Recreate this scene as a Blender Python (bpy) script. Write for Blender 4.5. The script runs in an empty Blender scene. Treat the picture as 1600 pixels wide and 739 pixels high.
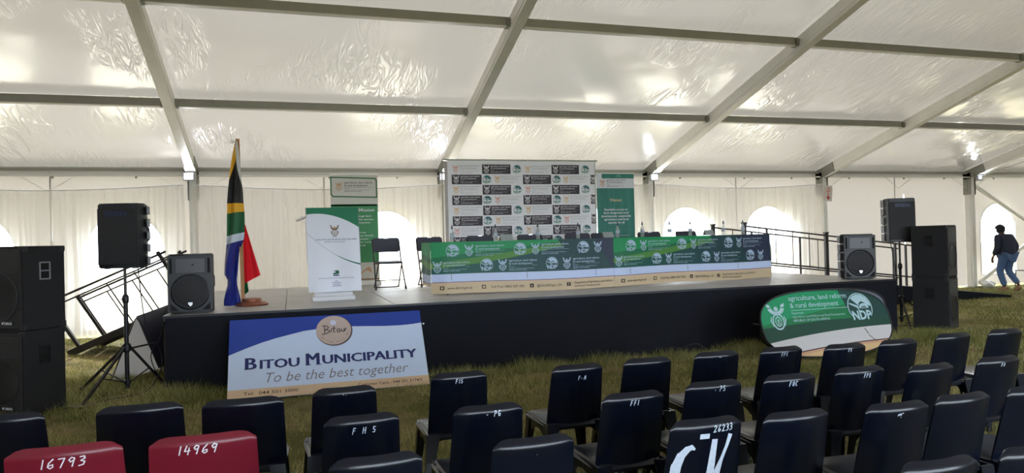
import bpy, bmesh, math, random
import numpy as np
from mathutils import Vector, Matrix
from mathutils.geometry import tessellate_polygon

random.seed(7); rng = np.random.default_rng(11)
C = bpy.context.scene.collection
PI = math.pi

# ------------------------------------------------------------------ camera, world, sun, exposure
cd = bpy.data.cameras.new('camera'); cam = bpy.data.objects.new('camera', cd); C.objects.link(cam)
RT = (0.954921, -0.295694, -0.026303); UP = (0.022952, -0.014797, 0.999627); FW = (0.295972, 0.955168, 0.007343)
cam.matrix_world = Matrix(((RT[0], UP[0], -FW[0], 0), (RT[1], UP[1], -FW[1], 0), (RT[2], UP[2], -FW[2], 1.6), (0, 0, 0, 1)))
cd.sensor_width = 36; cd.lens = 1115.8 / 1600 * 36; cd.clip_end = 300; cd.clip_start = .05
bpy.context.scene.camera = cam

w = bpy.data.worlds.new('overcast_sky'); bpy.context.scene.world = w; w.use_nodes = True
bgn = w.node_tree.nodes['Background']; bgn.inputs[0].default_value = (.76, .87, 1.0, 1); bgn.inputs[1].default_value = 11

sd = bpy.data.lights.new('sun', 'SUN'); sun = bpy.data.objects.new('sun', sd); C.objects.link(sun)
sd.energy = 22; sd.angle = math.radians(4); sd.color = (1, .93, .8)
sun.rotation_euler = Vector((.07, -.90, -.42)).to_track_quat('-Z', 'Y').to_euler()

sc = bpy.context.scene
sc.view_settings.view_transform = 'Standard'; sc.view_settings.look = 'None'
sc.view_settings.exposure = 0; sc.view_settings.gamma = 1; sc.view_settings.use_curve_mapping = False
sc.cycles.use_denoising = True
sc.cycles.max_bounces = 10; sc.cycles.transparent_max_bounces = 12
sc.cycles.sample_clamp_indirect = 6
sc.cycles.caustics_reflective = False; sc.cycles.caustics_refractive = False

# ------------------------------------------------------------------ shader helpers
class X:                                  # a tiny expression compiler: sockets and numbers to math nodes
    def __init__(s, nt, v): s.nt, s.v = nt, v
    def _m(s, op, *a, clamp=False):
        n = s.nt.nodes.new('ShaderNodeMath'); n.operation = op; n.use_clamp = clamp
        for i, q in enumerate((s,) + a):
            q = q.v if isinstance(q, X) else q
            if isinstance(q, (int, float)): n.inputs[i].default_value = q
            else: s.nt.links.new(q, n.inputs[i])
        return X(s.nt, n.outputs[0])
    def __add__(s, o): return s._m('ADD', o)
    __radd__ = __add__
    def __sub__(s, o): return s._m('SUBTRACT', o)
    def __rsub__(s, o): return (s * -1) + o
    def __mul__(s, o): return s._m('MULTIPLY', o)
    __rmul__ = __mul__
    def __truediv__(s, o): return s._m('DIVIDE', o)
    def gt(s, o): return s._m('GREATER_THAN', o)
    def lt(s, o): return s._m('LESS_THAN', o)
    def sin(s): return s._m('SINE')
    def abs(s): return s._m('ABSOLUTE')
    def pw(s, o): return s._m('POWER', o)
    def clamp(s): return s._m('ADD', 0.0, clamp=True)

def new_mat(name):
    m = bpy.data.materials.new(name); m.use_nodes = True; nt = m.node_tree
    return m, nt, nt.nodes['Principled BSDF'], nt.nodes['Material Output']

def mixc(nt, f, a, b):
    n = nt.nodes.new('ShaderNodeMix'); n.data_type = 'RGBA'
    for s, q in ((n.inputs[0], f), (n.inputs[6], a), (n.inputs[7], b)):
        q = q.v if isinstance(q, X) else q
        if isinstance(q, (int, float)): s.default_value = q
        elif isinstance(q, tuple): s.default_value = (*q, 1)
        else: nt.links.new(q, s)
    return n.outputs[2]

def noise(nt, scale, detail=4, rough=.55, stretch=(1, 1, 1), coord='Object', dist=0, rot=(0, 0, 0)):
    tc = nt.nodes.new('ShaderNodeTexCoord'); mp = nt.nodes.new('ShaderNodeMapping'); mp.inputs['Scale'].default_value = stretch
    mp.inputs['Rotation'].default_value = rot
    n = nt.nodes.new('ShaderNodeTexNoise'); n.inputs['Scale'].default_value = scale; n.inputs['Detail'].default_value = detail
    n.inputs['Roughness'].default_value = rough; n.inputs['Distortion'].default_value = dist
    nt.links.new(tc.outputs[coord], mp.inputs[0]); nt.links.new(mp.outputs[0], n.inputs['Vector'])
    return X(nt, n.outputs[0])

def mat(name, col, rough=.6, metal=0, spec=.5, var=.12, vscale=6, bump=0, bscale=40, emit=0, coat=0):
    m, nt, p, o = new_mat(name)
    dark = tuple(c * (1 - var) for c in col); lite = tuple(min(1, c * (1 + var)) for c in col)
    nt.links.new(mixc(nt, noise(nt, vscale), dark, lite), p.inputs['Base Color'])
    p.inputs['Roughness'].default_value = rough; p.inputs['Metallic'].default_value = metal
    p.inputs['Specular IOR Level'].default_value = spec; p.inputs['Coat Weight'].default_value = coat
    if bump:
        b = nt.nodes.new('ShaderNodeBump'); b.inputs['Strength'].default_value = bump; b.inputs['Distance'].default_value = .01
        nt.links.new(noise(nt, bscale, 6).v, b.inputs['Height']); nt.links.new(b.outputs[0], p.inputs['Normal'])
    if emit: p.inputs['Emission Color'].default_value = (*col, 1); p.inputs['Emission Strength'].default_value = emit
    return m

def s2l(*c): return tuple(((v / 255 / 12.92) if v <= 10 else ((v / 255 + .055) / 1.055) ** 2.4) for v in c)

def sheet_mat(name, diff, trans, tcol, gloss=0, grough=.3, clear=0, wrinkle=None):
    """thin translucent sheet: diffuse + light through it, optional gloss and holes between threads"""
    m, nt, p, o = new_mat(name); nt.nodes.remove(p)
    d = nt.nodes.new('ShaderNodeBsdfDiffuse'); d.inputs[0].default_value = (*diff, 1)
    t = nt.nodes.new('ShaderNodeBsdfTranslucent'); t.inputs[0].default_value = (*tcol, 1)
    mx = nt.nodes.new('ShaderNodeMixShader'); mx.inputs[0].default_value = trans
    nt.links.new(d.outputs[0], mx.inputs[1]); nt.links.new(t.outputs[0], mx.inputs[2]); last = mx.outputs[0]
    b = None
    if wrinkle:
        b = nt.nodes.new('ShaderNodeBump'); b.inputs['Strength'].default_value = wrinkle[0]; b.inputs['Distance'].default_value = wrinkle[1]
        nt.links.new(wrinkle[2](nt).v, b.inputs['Height']); nt.links.new(b.outputs[0], d.inputs['Normal'])
    if gloss:
        g = nt.nodes.new('ShaderNodeBsdfGlossy'); g.inputs['Roughness'].default_value = grough
        if b: nt.links.new(b.outputs[0], g.inputs['Normal'])
        fr = nt.nodes.new('ShaderNodeLayerWeight'); fr.inputs[0].default_value = .5
        m2 = nt.nodes.new('ShaderNodeMixShader'); nt.links.new(((X(nt, fr.outputs[1]).pw(4.0) * .55 + .035) * gloss).clamp().v, m2.inputs[0])
        nt.links.new(last, m2.inputs[1]); nt.links.new(g.outputs[0], m2.inputs[2]); last = m2.outputs[0]
    if clear:
        tr = nt.nodes.new('ShaderNodeBsdfTransparent'); m3 = nt.nodes.new('ShaderNodeMixShader'); m3.inputs[0].default_value = clear
        nt.links.new(last, m3.inputs[1]); nt.links.new(tr.outputs[0], m3.inputs[2]); last = m3.outputs[0]
    nt.links.new(last, o.inputs[0]); return m

def printed(name, fn, rough=.55, sheen=0, fabric=False):
    """flat print: fn(nt, u, v) returns the colour from the sheet's own UV in metres"""
    m, nt, p, o = new_mat(name)
    tc = nt.nodes.new('ShaderNodeTexCoord'); sp = nt.nodes.new('ShaderNodeSeparateXYZ'); nt.links.new(tc.outputs['UV'], sp.inputs[0])
    nt.links.new(fn(nt, X(nt, sp.outputs[0]), X(nt, sp.outputs[1])), p.inputs['Base Color'])
    p.inputs['Roughness'].default_value = rough
    if fabric:
        b = nt.nodes.new('ShaderNodeBump'); b.inputs['Strength'].default_value = .25; b.inputs['Distance'].default_value = .01
        nt.links.new(noise(nt, 9, 3).v, b.inputs['Height']); nt.links.new(b.outputs[0], p.inputs['Normal'])
    return m

# ------------------------------------------------------------------ mesh helpers
def obj(name, bm, m=None, parent=None, smooth=False, loc=(0, 0, 0), rot=(0, 0, 0)):
    me = bpy.data.meshes.new(name)
    if isinstance(bm, bpy.types.Mesh): me = bm
    else:
        bmesh.ops.recalc_face_normals(bm, faces=bm.faces[:]) if len(bm.faces) else None
        bm.to_mesh(me); bm.free()
        for q in (m if isinstance(m, (list, tuple)) else [m]):
            if q: me.materials.append(q)
        if smooth:
            me.shade_smooth()
            try: me.set_sharp_from_angle(angle=math.radians(40))
            except Exception: pass
    o = bpy.data.objects.new(name, me); C.objects.link(o); o.location = loc; o.rotation_euler = rot
    if parent: o.parent = parent
    return o

def tag(o, label=None, cat=None, group=None, kind=None):
    if label: o['label'] = label
    if cat: o['category'] = cat
    if group: o['group'] = group
    if kind: o['kind'] = kind
    return o

def thing(name, label, cat, loc=(0, 0, 0), rz=0, group=None, rot=None):
    o = bpy.data.objects.new(name, None); C.objects.link(o); o.empty_display_size = .1
    o.location = loc; o.rotation_euler = rot or (0, 0, rz)
    return tag(o, label, cat, group)

def copy_tree(o, parent=None):
    c = o.copy(); C.objects.link(c)
    if parent: c.parent = parent
    for ch in list(o.children): copy_tree(ch, c)
    return c

def BM(): return bmesh.new()
def box(bm, c, s, rot=None, bev=0):
    r = bmesh.ops.create_cube(bm, size=1); vs = r['verts']
    M = Matrix.Translation(c) @ (rot.to_4x4() if rot else Matrix.Identity(4)) @ Matrix.Diagonal((*s, 1))
    bmesh.ops.transform(bm, matrix=M, verts=vs)
    if bev:
        es = list({e for v in vs for e in v.link_edges})
        bmesh.ops.bevel(bm, geom=es, offset=bev, segments=2, affect='EDGES', profile=.6)
    return bm
def bar(bm, a, b, w=.03, h=None, up=(0, 0, 1)):
    a, b = Vector(a), Vector(b); d = (b - a); L = d.length; z = d.normalized(); u = Vector(up)
    if abs(z.dot(u)) > .98: u = Vector((0, 1, 0))
    x = u.cross(z).normalized(); y = z.cross(x)
    M = Matrix((x, y, z)).transposed()
    return box(bm, (a + b) / 2, (w, h or w, L), M)
def tube(bm, pts, r=.012, n=8, caps=True):
    pts = [Vector(p) for p in pts]; rings = []; px = None
    for i, p in enumerate(pts):
        d = (pts[min(i + 1, len(pts) - 1)] - pts[max(i - 1, 0)]).normalized()
        if px is None: px = d.orthogonal().normalized()
        px = (px - d * px.dot(d)).normalized(); py = d.cross(px)
        rr = r[i] if isinstance(r, (list, tuple)) else r
        rings.append([bm.verts.new(p + (px * math.cos(2 * PI * k / n) + py * math.sin(2 * PI * k / n)) * rr) for k in range(n)])
    for a, b in zip(rings, rings[1:]):
        for k in range(n): bm.faces.new((a[k], a[(k + 1) % n], b[(k + 1) % n], b[k]))
    if caps: bm.faces.new(rings[0][::-1]); bm.faces.new(rings[-1])
    return bm
def lathe(bm, prof, n=16, c=(0, 0, 0), axis='Z'):
    rings = []
    for r, z in prof:
        ring = []
        for k in range(n):
            a = 2 * PI * k / n; x, y = r * math.cos(a), r * math.sin(a)
            q = (x, y, z) if axis == 'Z' else (x, -z, y)
            ring.append(bm.verts.new(Vector(c) + Vector(q)))
        rings.append(ring)
    for a, b in zip(rings, rings[1:]):
        for k in range(n): bm.faces.new((a[k], a[(k + 1) % n], b[(k + 1) % n], b[k]))
    bm.faces.new(rings[0][::-1]); bm.faces.new(rings[-1]); return bm
def prism(bm, pts, h0, h1, axis='Z'):
    f = {'Z': lambda p, h: (p[0], p[1], h), 'Y': lambda p, h: (p[0], h, p[1]), 'X': lambda p, h: (h, p[0], p[1])}[axis]
    a = [bm.verts.new(f(p, h0)) for p in pts]; b = [bm.verts.new(f(p, h1)) for p in pts]; n = len(pts)
    bm.faces.new(a[::-1]); bm.faces.new(b)
    for k in range(n): bm.faces.new((a[k], a[(k + 1) % n], b[(k + 1) % n], b[k]))
    return bm
def round_path(pts, r=.05, n=4):
    pts = [Vector(p) for p in pts]; out = [pts[0]]
    for a, b, c in zip(pts, pts[1:], pts[2:]):
        p0 = b + (a - b).normalized() * r; p1 = b + (c - b).normalized() * r
        for k in range(n + 1):
            t = k / n; out.append(p0 * (1 - t) ** 2 + b * 2 * t * (1 - t) + p1 * t * t)
    return out + [pts[-1]]
def grid(surf, u0, u1, nu, v0, v1, nv, thick=0):
    """surface surf(u,v) with its UV in metres"""
    bm = BM(); uvl = bm.loops.layers.uv.new('UVMap'); V = {}
    for i in range(nu + 1):
        for j in range(nv + 1):
            u = u0 + (u1 - u0) * i / nu; v = v0 + (v1 - v0) * j / nv; V[i, j] = (bm.verts.new(surf(u, v)), (u, v))
    for i in range(nu):
        for j in range(nv):
            q = [V[i, j], V[i + 1, j], V[i + 1, j + 1], V[i, j + 1]]
            f = bm.faces.new([a[0] for a in q])
            for l, a in zip(f.loops, q): l[uvl].uv = a[1]
    return bm

# ------------------------------------------------------------------ flat print: shapes and words in 2D, laid on a surface
_tc = {}
def text2d(s, bold=0):
    key = (s, bold)
    if key not in _tc:
        c = bpy.data.curves.new('t', 'FONT'); c.body = s; c.size = 1; c.resolution_u = 2; c.offset = bold
        o = bpy.data.objects.new('t', c); me = o.to_mesh()
        vs = [(v.co.x, v.co.y) for v in me.vertices]; fs = [tuple(p.vertices) for p in me.polygons]
        o.to_mesh_clear(); bpy.data.objects.remove(o); bpy.data.curves.remove(c)
        xs = [v[0] for v in vs] or [0]; _tc[key] = (vs, fs, min(xs), max(xs))
    return _tc[key]
class Ink:
    def __init__(s): s.v = []; s.f = []; s.c = []; s.d = []
    def _add(s, vs, fs, col, dep): 
        b = len(s.v); s.v += [(x, y, dep) for x, y in vs]
        for f in fs: s.f.append(tuple(b + i for i in f)); s.c.append(col)
    def poly(s, pts, col, dep=1):
        tr = tessellate_polygon([[Vector((p[0], p[1], 0)) for p in pts]]); s._add(pts, tr, col, dep)
    def rect(s, x0, y0, x1, y1, col, dep=1): s._add([(x0, y0), (x1, y0), (x1, y1), (x0, y1)], [(0, 1, 2, 3)], col, dep)
    def ring(s, cx, cy, r0, r1, col, a0=0, a1=360, n=24, sx=1, sy=1, dep=1):
        vs = []; 
        for k in range(n + 1):
            a = math.radians(a0 + (a1 - a0) * k / n)
            for r in (r0, r1): vs.append((cx + r * math.cos(a) * sx, cy + r * math.sin(a) * sy))
        s._add(vs, [(2 * k, 2 * k + 1, 2 * k + 3, 2 * k + 2) for k in range(n)], col, dep)
    def disc(s, cx, cy, r, col, n=24, sx=1, sy=1, dep=1):
        s._add([(cx + r * sx * math.cos(2 * PI * k / n), cy + r * sy * math.sin(2 * PI * k / n)) for k in range(n)], [tuple(range(n))], col, dep)
    def stroke(s, pts, wd, col, dep=1):
        for i, (a, b) in enumerate(zip(pts, pts[1:])):
            w0 = wd[i] if isinstance(wd, (list, tuple)) else wd; w1 = wd[i + 1] if isinstance(wd, (list, tuple)) else wd
            dx, dy = b[0] - a[0], b[1] - a[1]; L = math.hypot(dx, dy) or 1; nx, ny = -dy / L / 2, dx / L / 2; ex, ey = dx / L * w0 * .3, dy / L * w0 * .3
            s._add([(a[0] - ex + nx * w0, a[1] - ey + ny * w0), (a[0] - ex - nx * w0, a[1] - ey - ny * w0), (b[0] + ex - nx * w1, b[1] + ey - ny * w1), (b[0] + ex + nx * w1, b[1] + ey + ny * w1)], [(0, 1, 2, 3)], col, dep)
    def text(s, t, x, y, size, col, width=None, align='l', shear=0, bold=0, slope=0, dep=2, arc=None):
        vs, fs, a, b = text2d(t, bold); W = (b - a) or 1
        kx = (width / W) if width else size; off = {'l': 0, 'c': -W * kx / 2, 'r': -W * kx}[align]
        out = []
        for p in vs:
            px = (p[0] - a) * kx + off + p[1] * size * shear; py = p[1] * size
            out.append((x + px, y + py + px * slope))
        s._add(out, fs, col, dep)
    def build(s, surf, mats, parent, name='lettering', off=.0012):
        """lay on surf(u,v); the normal comes from the surface itself"""
        e = .002; V = []
        for x, y, d in s.v:
            p = Vector(surf(x, y)); du = Vector(surf(x + e, y)) - p; dv = Vector(surf(x, y + e)) - p
            n = du.cross(dv).normalized(); V.append(p + n * off * d)
        me = bpy.data.meshes.new(name); me.from_pydata(V, [], s.f)
        for q in mats: me.materials.append(q)
        me.polygons.foreach_set('material_index', s.c); me.update()
        o = bpy.data.objects.new(name, me); C.objects.link(o); o.parent = parent
        return o

def crest(k, cx, cy, h, col, dep=1, inner=None, sx=1):
    """coat-of-arms emblem: raised wings and tusks around a sun over an oval shield"""
    r = h * .27
    k.ring(cx, cy - h * .17, r * .8, r, col, 0, 360, 20, sx * .95, 1.15, dep=dep)
    k.ring(cx, cy - h * .17, r * .50, r * .64, col, 0, 360, 14, sx * .8, 1.1, dep=dep)
    k.disc(cx, cy - h * .12, h * .035, col, 8, sx, 1, dep=dep)
    k.ring(cx, cy + h * .36, h * .2, h * .36, col, 190, 350, 12, sx, .8, dep=dep)                 # wings
    for q in (-1, 1):
        k.stroke([(cx + q * h * .03 * sx, cy - h * .16), (cx + q * h * .03 * sx, cy - h * .28)], h * .03, col, dep); k.poly([(cx + q * h * .2 * sx, cy + h * .36), (cx + q * h * .36 * sx, cy + h * .36), (cx + q * h * .40 * sx, cy + h * .5), (cx + q * h * .26 * sx, cy + h * .46)][::q], col, dep)
        k.stroke([(cx + q * h * .27 * sx, cy + h * .02), (cx + q * h * .31 * sx, cy - h * .12), (cx + q * h * .24 * sx, cy - h * .33)], [h * .02, h * .05, h * .02], col, dep)
    k.disc(cx, cy + h * .30, h * .09, inner if inner is not None else col, 10, sx, 1, dep=dep)
    k.poly([(cx - h * .05 * sx, cy + h * .12), (cx, cy + h * .0), (cx + h * .05 * sx, cy + h * .12), (cx, cy + h * .22)], col, dep)

def ndp(k, cx, cy, h, col, dep=1, low=None, fill=None, bg=None):
    """round plan emblem: circle with sun rays and bird above three heavy letters"""
    low = col if low is None else low; r = h * .5
    k.ring(cx, cy, r * .93, r, col, -10, 195, 26, dep=dep)
    k.ring(cx, cy, r * .93, r, col, 195, 230, 6, dep=dep); k.ring(cx, cy, r * .93, r, col, -40, -10, 6, dep=dep)
    k.poly([(cx + r * math.cos(math.radians(a)) * q, cy + r * math.sin(math.radians(a)) * q) for a, q in ((135, .9), (115, .9), (95, .9), (70, .92), (45, .92), (20, .92), (2, .9), (15, .62), (40, .52), (65, .45), (95, .30), (120, .12))], col, dep)
    k.ring(cx + r * .32, cy - r * .14, r * .25, r * .42, col, 15, 165, 10, dep=dep)
    k.stroke([(cx - r * .78, cy + r * .30), (cx - r * .2, cy + r * .05), (cx - r * .12, cy - r * .2)], [r * .10, r * .16, r * .04], col, dep)
    k.text('NDP', cx, cy - r * .82, h * .42, low, width=h * .78, align='c', bold=.035, dep=dep + 1)

def dept(k, x, y, w, c1, c2, small=True, dep=2, bold=.006):
    """the department's name: two big lines, a rule and three small lines"""
    s = w / 6.0
    k.text('agriculture, land reform', x, y + s * .55, s * .62, c1, width=w, bold=bold, dep=dep)
    k.text('& rural development', x, y - s * .08, s * .62, c1, width=w * .83, bold=bold, dep=dep)
    k.rect(x, y - s * .32, x + w, y - s * .28, c2, dep=1)
    if small:
        k.text('Department:', x, y - s * .62, s * .26, c2, width=w * .2, dep=dep)
        k.text('Agriculture, Land Reform and Rural Development', x, y - s * .95, s * .26, c2, width=w * .9, dep=dep)
        k.text('REPUBLIC OF SOUTH AFRICA', x, y - s * 1.28, s * .28, c2, width=w * .62, dep=dep, bold=.01)

# ------------------------------------------------------------------ materials
ROOF = sheet_mat('roof_pvc', (.82, .80, .76), .27, (.145, .130, .112), 3.4, .16, wrinkle=(.8, .055, lambda nt: ((((noise(nt, 2.4, 2, .45, (2.4, .55, .55), dist=1.6, rot=(0, 0, .25)) - .5).abs() * 9).clamp() * ((noise(nt, .5, 2, .5) - .52) * 6).clamp() + ((noise(nt, 3.4, 2, .45, (1.6, .4, .4), dist=.9, rot=(0, 0, -.5)) - .5).abs() * 8).clamp() * ((noise(nt, .38, 2, .5) - .52) * 6).clamp()) * .45 + noise(nt, .6, 2, .5))))
WALL = sheet_mat('wall_pvc', (.80, .78, .74), .35, (.118, .108, .097), .5, .35, wrinkle=(.4, .03, lambda nt: noise(nt, 1.1, 4, .55, (1.6, 1, .8), dist=.8)))
CURT = sheet_mat('sheer_curtain', (.86, .85, .82), .55, (.92, .90, .86), clear=.44)
FILM = sheet_mat('clear_window_film', (.8, .8, .8), .6, (.8, .8, .8), .6, .08, clear=.86)
ALU = mat('aluminium_frame', (.90, .88, .82), .4, .05, var=.10, vscale=3, bump=.05)
ALUD = mat('dull_purlin', (.36, .35, .30), .5, .3, var=.12, vscale=4)
STEEL = mat('galvanised_plate', (.30, .30, .26), .45, .6, var=.25, vscale=30)
BLK = mat('black_plastic', (.012, .013, .018), .42, var=.2, bump=.03, bscale=90)
BLKR = mat('black_carpet_cabinet', (.010, .010, .012), .85, var=.35, vscale=50, bump=.3, bscale=200)
GRILL = mat('black_grille', (.022, .022, .026), .5, .3, var=.3, vscale=120, bump=.4, bscale=300)
BLKM = mat('black_metal', (.02, .02, .024), .38, .4, var=.2, vscale=20)
GREYM = mat('grey_tube_steel', (.05, .048, .052), .42, .5, var=.3, vscale=25)
CHROME = mat('bright_steel', (.6, .6, .62), .25, .9, var=.1)
SKIRT = mat('black_stage_skirt', (.003, .004, .009), .7, spec=.22, var=.35, vscale=3, bump=.3, bscale=8)
CHAIR = mat('navy_black_chair_plastic', (.002, .004, .011), .24, spec=.45, var=.25, vscale=8, bump=.035, bscale=60)
CHRED = mat('dark_red_chair_plastic', (.17, .008, .022), .32, spec=.5, var=.15, vscale=8, bump=.035, bscale=60)
INKW = mat('white_print', (.78, .80, .84), .6, var=.04)
INKB = mat('near_black_print', (.03, .028, .035), .6, var=.05)
PAINTW = mat('chalky_white_paint', (.62, .70, .86), .6, var=.25, vscale=60)
def ply(name, seed):
    m, nt, p, o = new_mat(name)
    a = noise(nt, 2.2 + seed * .3, 8, .7, (1, 4, 1)); b = noise(nt, 14, 6, .7, (1, 9, 1)); c = noise(nt, .9, 3)
    base = mixc(nt, (a * 1.6 - .3).clamp(), s2l(150, 148, 148), s2l(205, 202, 202))
    base = mixc(nt, ((b - .52) * 6).clamp() * .5, base, s2l(112, 100, 90))
    base = mixc(nt, ((c - .5) * 4).clamp() * .5, base, s2l(200, 194, 186))
    nt.links.new(base, p.inputs['Base Color']); p.inputs['Roughness'].default_value = .42
    bp = nt.nodes.new('ShaderNodeBump'); bp.inputs['Strength'].default_value = .25; bp.inputs['Distance'].default_value = .01
    nt.links.new(b.v, bp.inputs['Height']); nt.links.new(bp.outputs[0], p.inputs['Normal']); return m
PLY = [ply('weathered_plywood', k) for k in range(3)]

# ------------------------------------------------------------------ tent: 5 m bays, eave 3.18 m, pitch 16.5 degrees
X0, D, EZ, TP = -1.81, 15.32, 3.18, .2961
XS = [X0 + 5 * i for i in range(-2, 6)]; XL, XR = XS[0], XS[-1]
RIDGE_Y, FRONT_Y = 5.32, -4.68
def roofz(y): return EZ + TP * (10 - abs(y - RIDGE_Y))

# ground outside and inside the tent
def ground_mat():
    m, nt, p, o = new_mat('trodden_field_ground')
    a = noise(nt, .9, 6, .6); b = noise(nt, 7, 6, .7); c = noise(nt, 40, 4, .7)
    col = mixc(nt, ((a - .42) * 5).clamp(), s2l(98, 98, 56), s2l(150, 132, 96))
    col = mixc(nt, ((b - .5) * 5).clamp() * .6, col, s2l(78, 80, 34)); col = mixc(nt, (c * 1.2 - .2).clamp() * .5, col, s2l(60, 54, 30))
    nt.links.new(col, p.inputs['Base Color']); p.inputs['Roughness'].default_value = .95; p.inputs['Specular IOR Level'].default_value = .1
    bp = nt.nodes.new('ShaderNodeBump'); bp.inputs['Distance'].default_value = .05; nt.links.new(b.v, bp.inputs['Height']); nt.links.new(bp.outputs[0], p.inputs['Normal'])
    return m
def gz(x, y): return .022 * math.sin(x * 1.3 + y * .7) * math.sin(y * 1.1 - x * .4) - .02
bm = BM(); n = 70; V = {}
for i in range(n + 1):
    for j in range(n + 1):
        x = -60 + 140 * (i / n); y = -50 + 120 * (j / n); x = 5 + math.copysign(abs(x - 5) ** 1.5 / 8.66, x - 5) if abs(x - 5) < 75 else x
        y = 8 + math.copysign(abs(y - 8) ** 1.5 / 7.9, y - 8)
        V[i, j] = bm.verts.new((x, y, gz(x, y)))
for i in range(n):
    for j in range(n): bm.faces.new((V[i, j], V[i + 1, j], V[i + 1, j + 1], V[i, j + 1]))
floor = tag(obj('floor', bm, ground_mat(), smooth=True), kind='structure')

# roof skin, one shallow-sagging sheet per bay panel
def roof_surface():
    bm = BM()
    for side in (1, -1):
        for b in range(len(XS) - 1):
            nu, nv = 14, 24; W = {}
            for i in range(nu + 1):
                for j in range(nv + 1):
                    s = 10.35 * j / nv - .35; x = XS[b] + 5 * i / nu; y = RIDGE_Y + side * (10 - s)
                    pur = abs(math.sin(PI * max(s, 0) / 2.7)); sag = .035 * math.sin(PI * i / nu) * pur
                    W[i, j] = bm.verts.new((x, y, EZ + TP * s + .10 - sag))
            for i in range(nu):
                for j in range(nv): bm.faces.new((W[i, j], W[i + 1, j], W[i + 1, j + 1], W[i, j + 1]))
    bmesh.ops.remove_doubles(bm, verts=bm.verts[:], dist=.001); return bm
ceiling = tag(obj('ceiling', roof_surface(), ROOF, smooth=True), kind='structure')
for x in XS:
    for side in (1, -1):
        yb = RIDGE_Y + side * 10
        bm = BM(); bar(bm, (x, yb, EZ - .04), (x, RIDGE_Y, EZ + TP * 10 - .04), .15, .24); obj('rafter', bm, ALU, ceiling)
        bm = BM()
        for q in (-1, 1): bar(bm, (x + q * .078, yb, EZ - .09), (x + q * .078, RIDGE_Y, EZ + TP * 10 - .09), .012, .03)
        obj('keder_rail', bm, ALU, ceiling)
for b in range(len(XS) - 1):
    for side in (1, -1):
        for s in (2.7, 5.42, 8.1):
            y = RIDGE_Y + side * (10 - s); z = EZ + TP * s + .01
            bm = BM(); box(bm, ((XS[b] + XS[b + 1]) / 2, y, z), (4.86, .07, .13)); pu = obj('purlin', bm, ALUD, ceiling)  # tall dark face also stands in for the shadow on the roof skin
            bm = BM(); box(bm, ((XS[b] + XS[b + 1]) / 2, y, z - .07), (4.86, .10, .012)); obj('purlin_lip', bm, ALU, pu)
            bm = BM(); 
            for q in (XS[b] + .1, XS[b + 1] - .1): box(bm, (q, y, z - .02), (.07, .14, .12))
            obj('purlin_bracket', bm, STEEL, ceiling)
    bm = BM(); box(bm, ((XS[b] + XS[b + 1]) / 2, D, EZ + .0), (4.86, .09, .05)); obj('eave_beam', bm, ALUD, ceiling)
    bm = BM(); box(bm, ((XS[b] + XS[b + 1]) / 2, FRONT_Y, EZ + .0), (4.86, .09, .05)); obj('eave_beam', bm, ALUD, ceiling)
bm = BM(); box(bm, ((XL + XR) / 2, RIDGE_Y, EZ + TP * 10), (XR - XL, .1, .14)); obj('ridge_beam', bm, ALUD, ceiling)

# back wall sheet with arched clear windows
def arch(cx, w, z0, z1, n=14):
    r = w / 2; return [(cx - r, z0), (cx + r, z0)] + [(cx + r * math.cos(PI * k / n), z1 - r + r * math.sin(PI * k / n)) for k in range(n + 1)]
WIN = [(-5.56, 1), (-3.06, 1), (1.94, 1), (4.44, 1), (6.94, 1), (9.25, 1), (11.60, 1), (19.35, 1), (21.94, 1)]
WY = 15.44
bm = BM()
slits = [(-4.31, 1.85, 2.52, .016), (16.0, .05, 2.6, .03)]
for b in range(len(XS) - 1):
    a, c = XS[b], XS[b + 1]
    outer = [(a, .03), (c, .03), (c, EZ + .08), (a, EZ + .08)]
    holes = [arch(cx, 1.3, .32, 2.33) for cx, f in WIN if a < cx < c] + [[(cx - w, z0), (cx + w, z0), (cx + w * .5, z1), (cx - w * .5, z1)] for cx, z0, z1, w in slits if a < cx < c]
    loops = [[Vector((p[0], p[1], 0)) for p in L] for L in [outer] + holes]
    flat = [p for L in loops for p in L]; vs = [bm.verts.new((p.x, WY, p.y)) for p in flat]
    for t in tessellate_polygon(loops):
        try: bm.faces.new([vs[i] for i in t])
        except ValueError: pass
wall = tag(obj('wall_back', bm, WALL), kind='structure')
for k, (cx, f) in enumerate(WIN):
    bm = BM(); a = arch(cx, 1.34, .30, 2.35); bm.faces.new([bm.verts.new((p[0], WY - .012, p[1])) for p in a])
    wo = tag(obj('window_%d' % (k + 1), bm, FILM), kind='structure')
    bm = BM()
    pts = arch(cx, 1.33, .31, 2.34)
    for p, q in zip(pts, pts[1:] + pts[:1]):
        if (Vector(p) - Vector(q)).length > .01: bar(bm, (p[0], WY - .02, p[1]), (q[0], WY - .02, q[1]), .004, .03)
    obj('window_hem', bm, WALL, wo)
    for z in (.98, 1.62):
        bm = BM(); box(bm, (cx, WY - .02, z), (1.3, .006, .014)); obj('glazing_bar', bm, mat('grey_weld', (.35, .35, .36), .6), wo)
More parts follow.
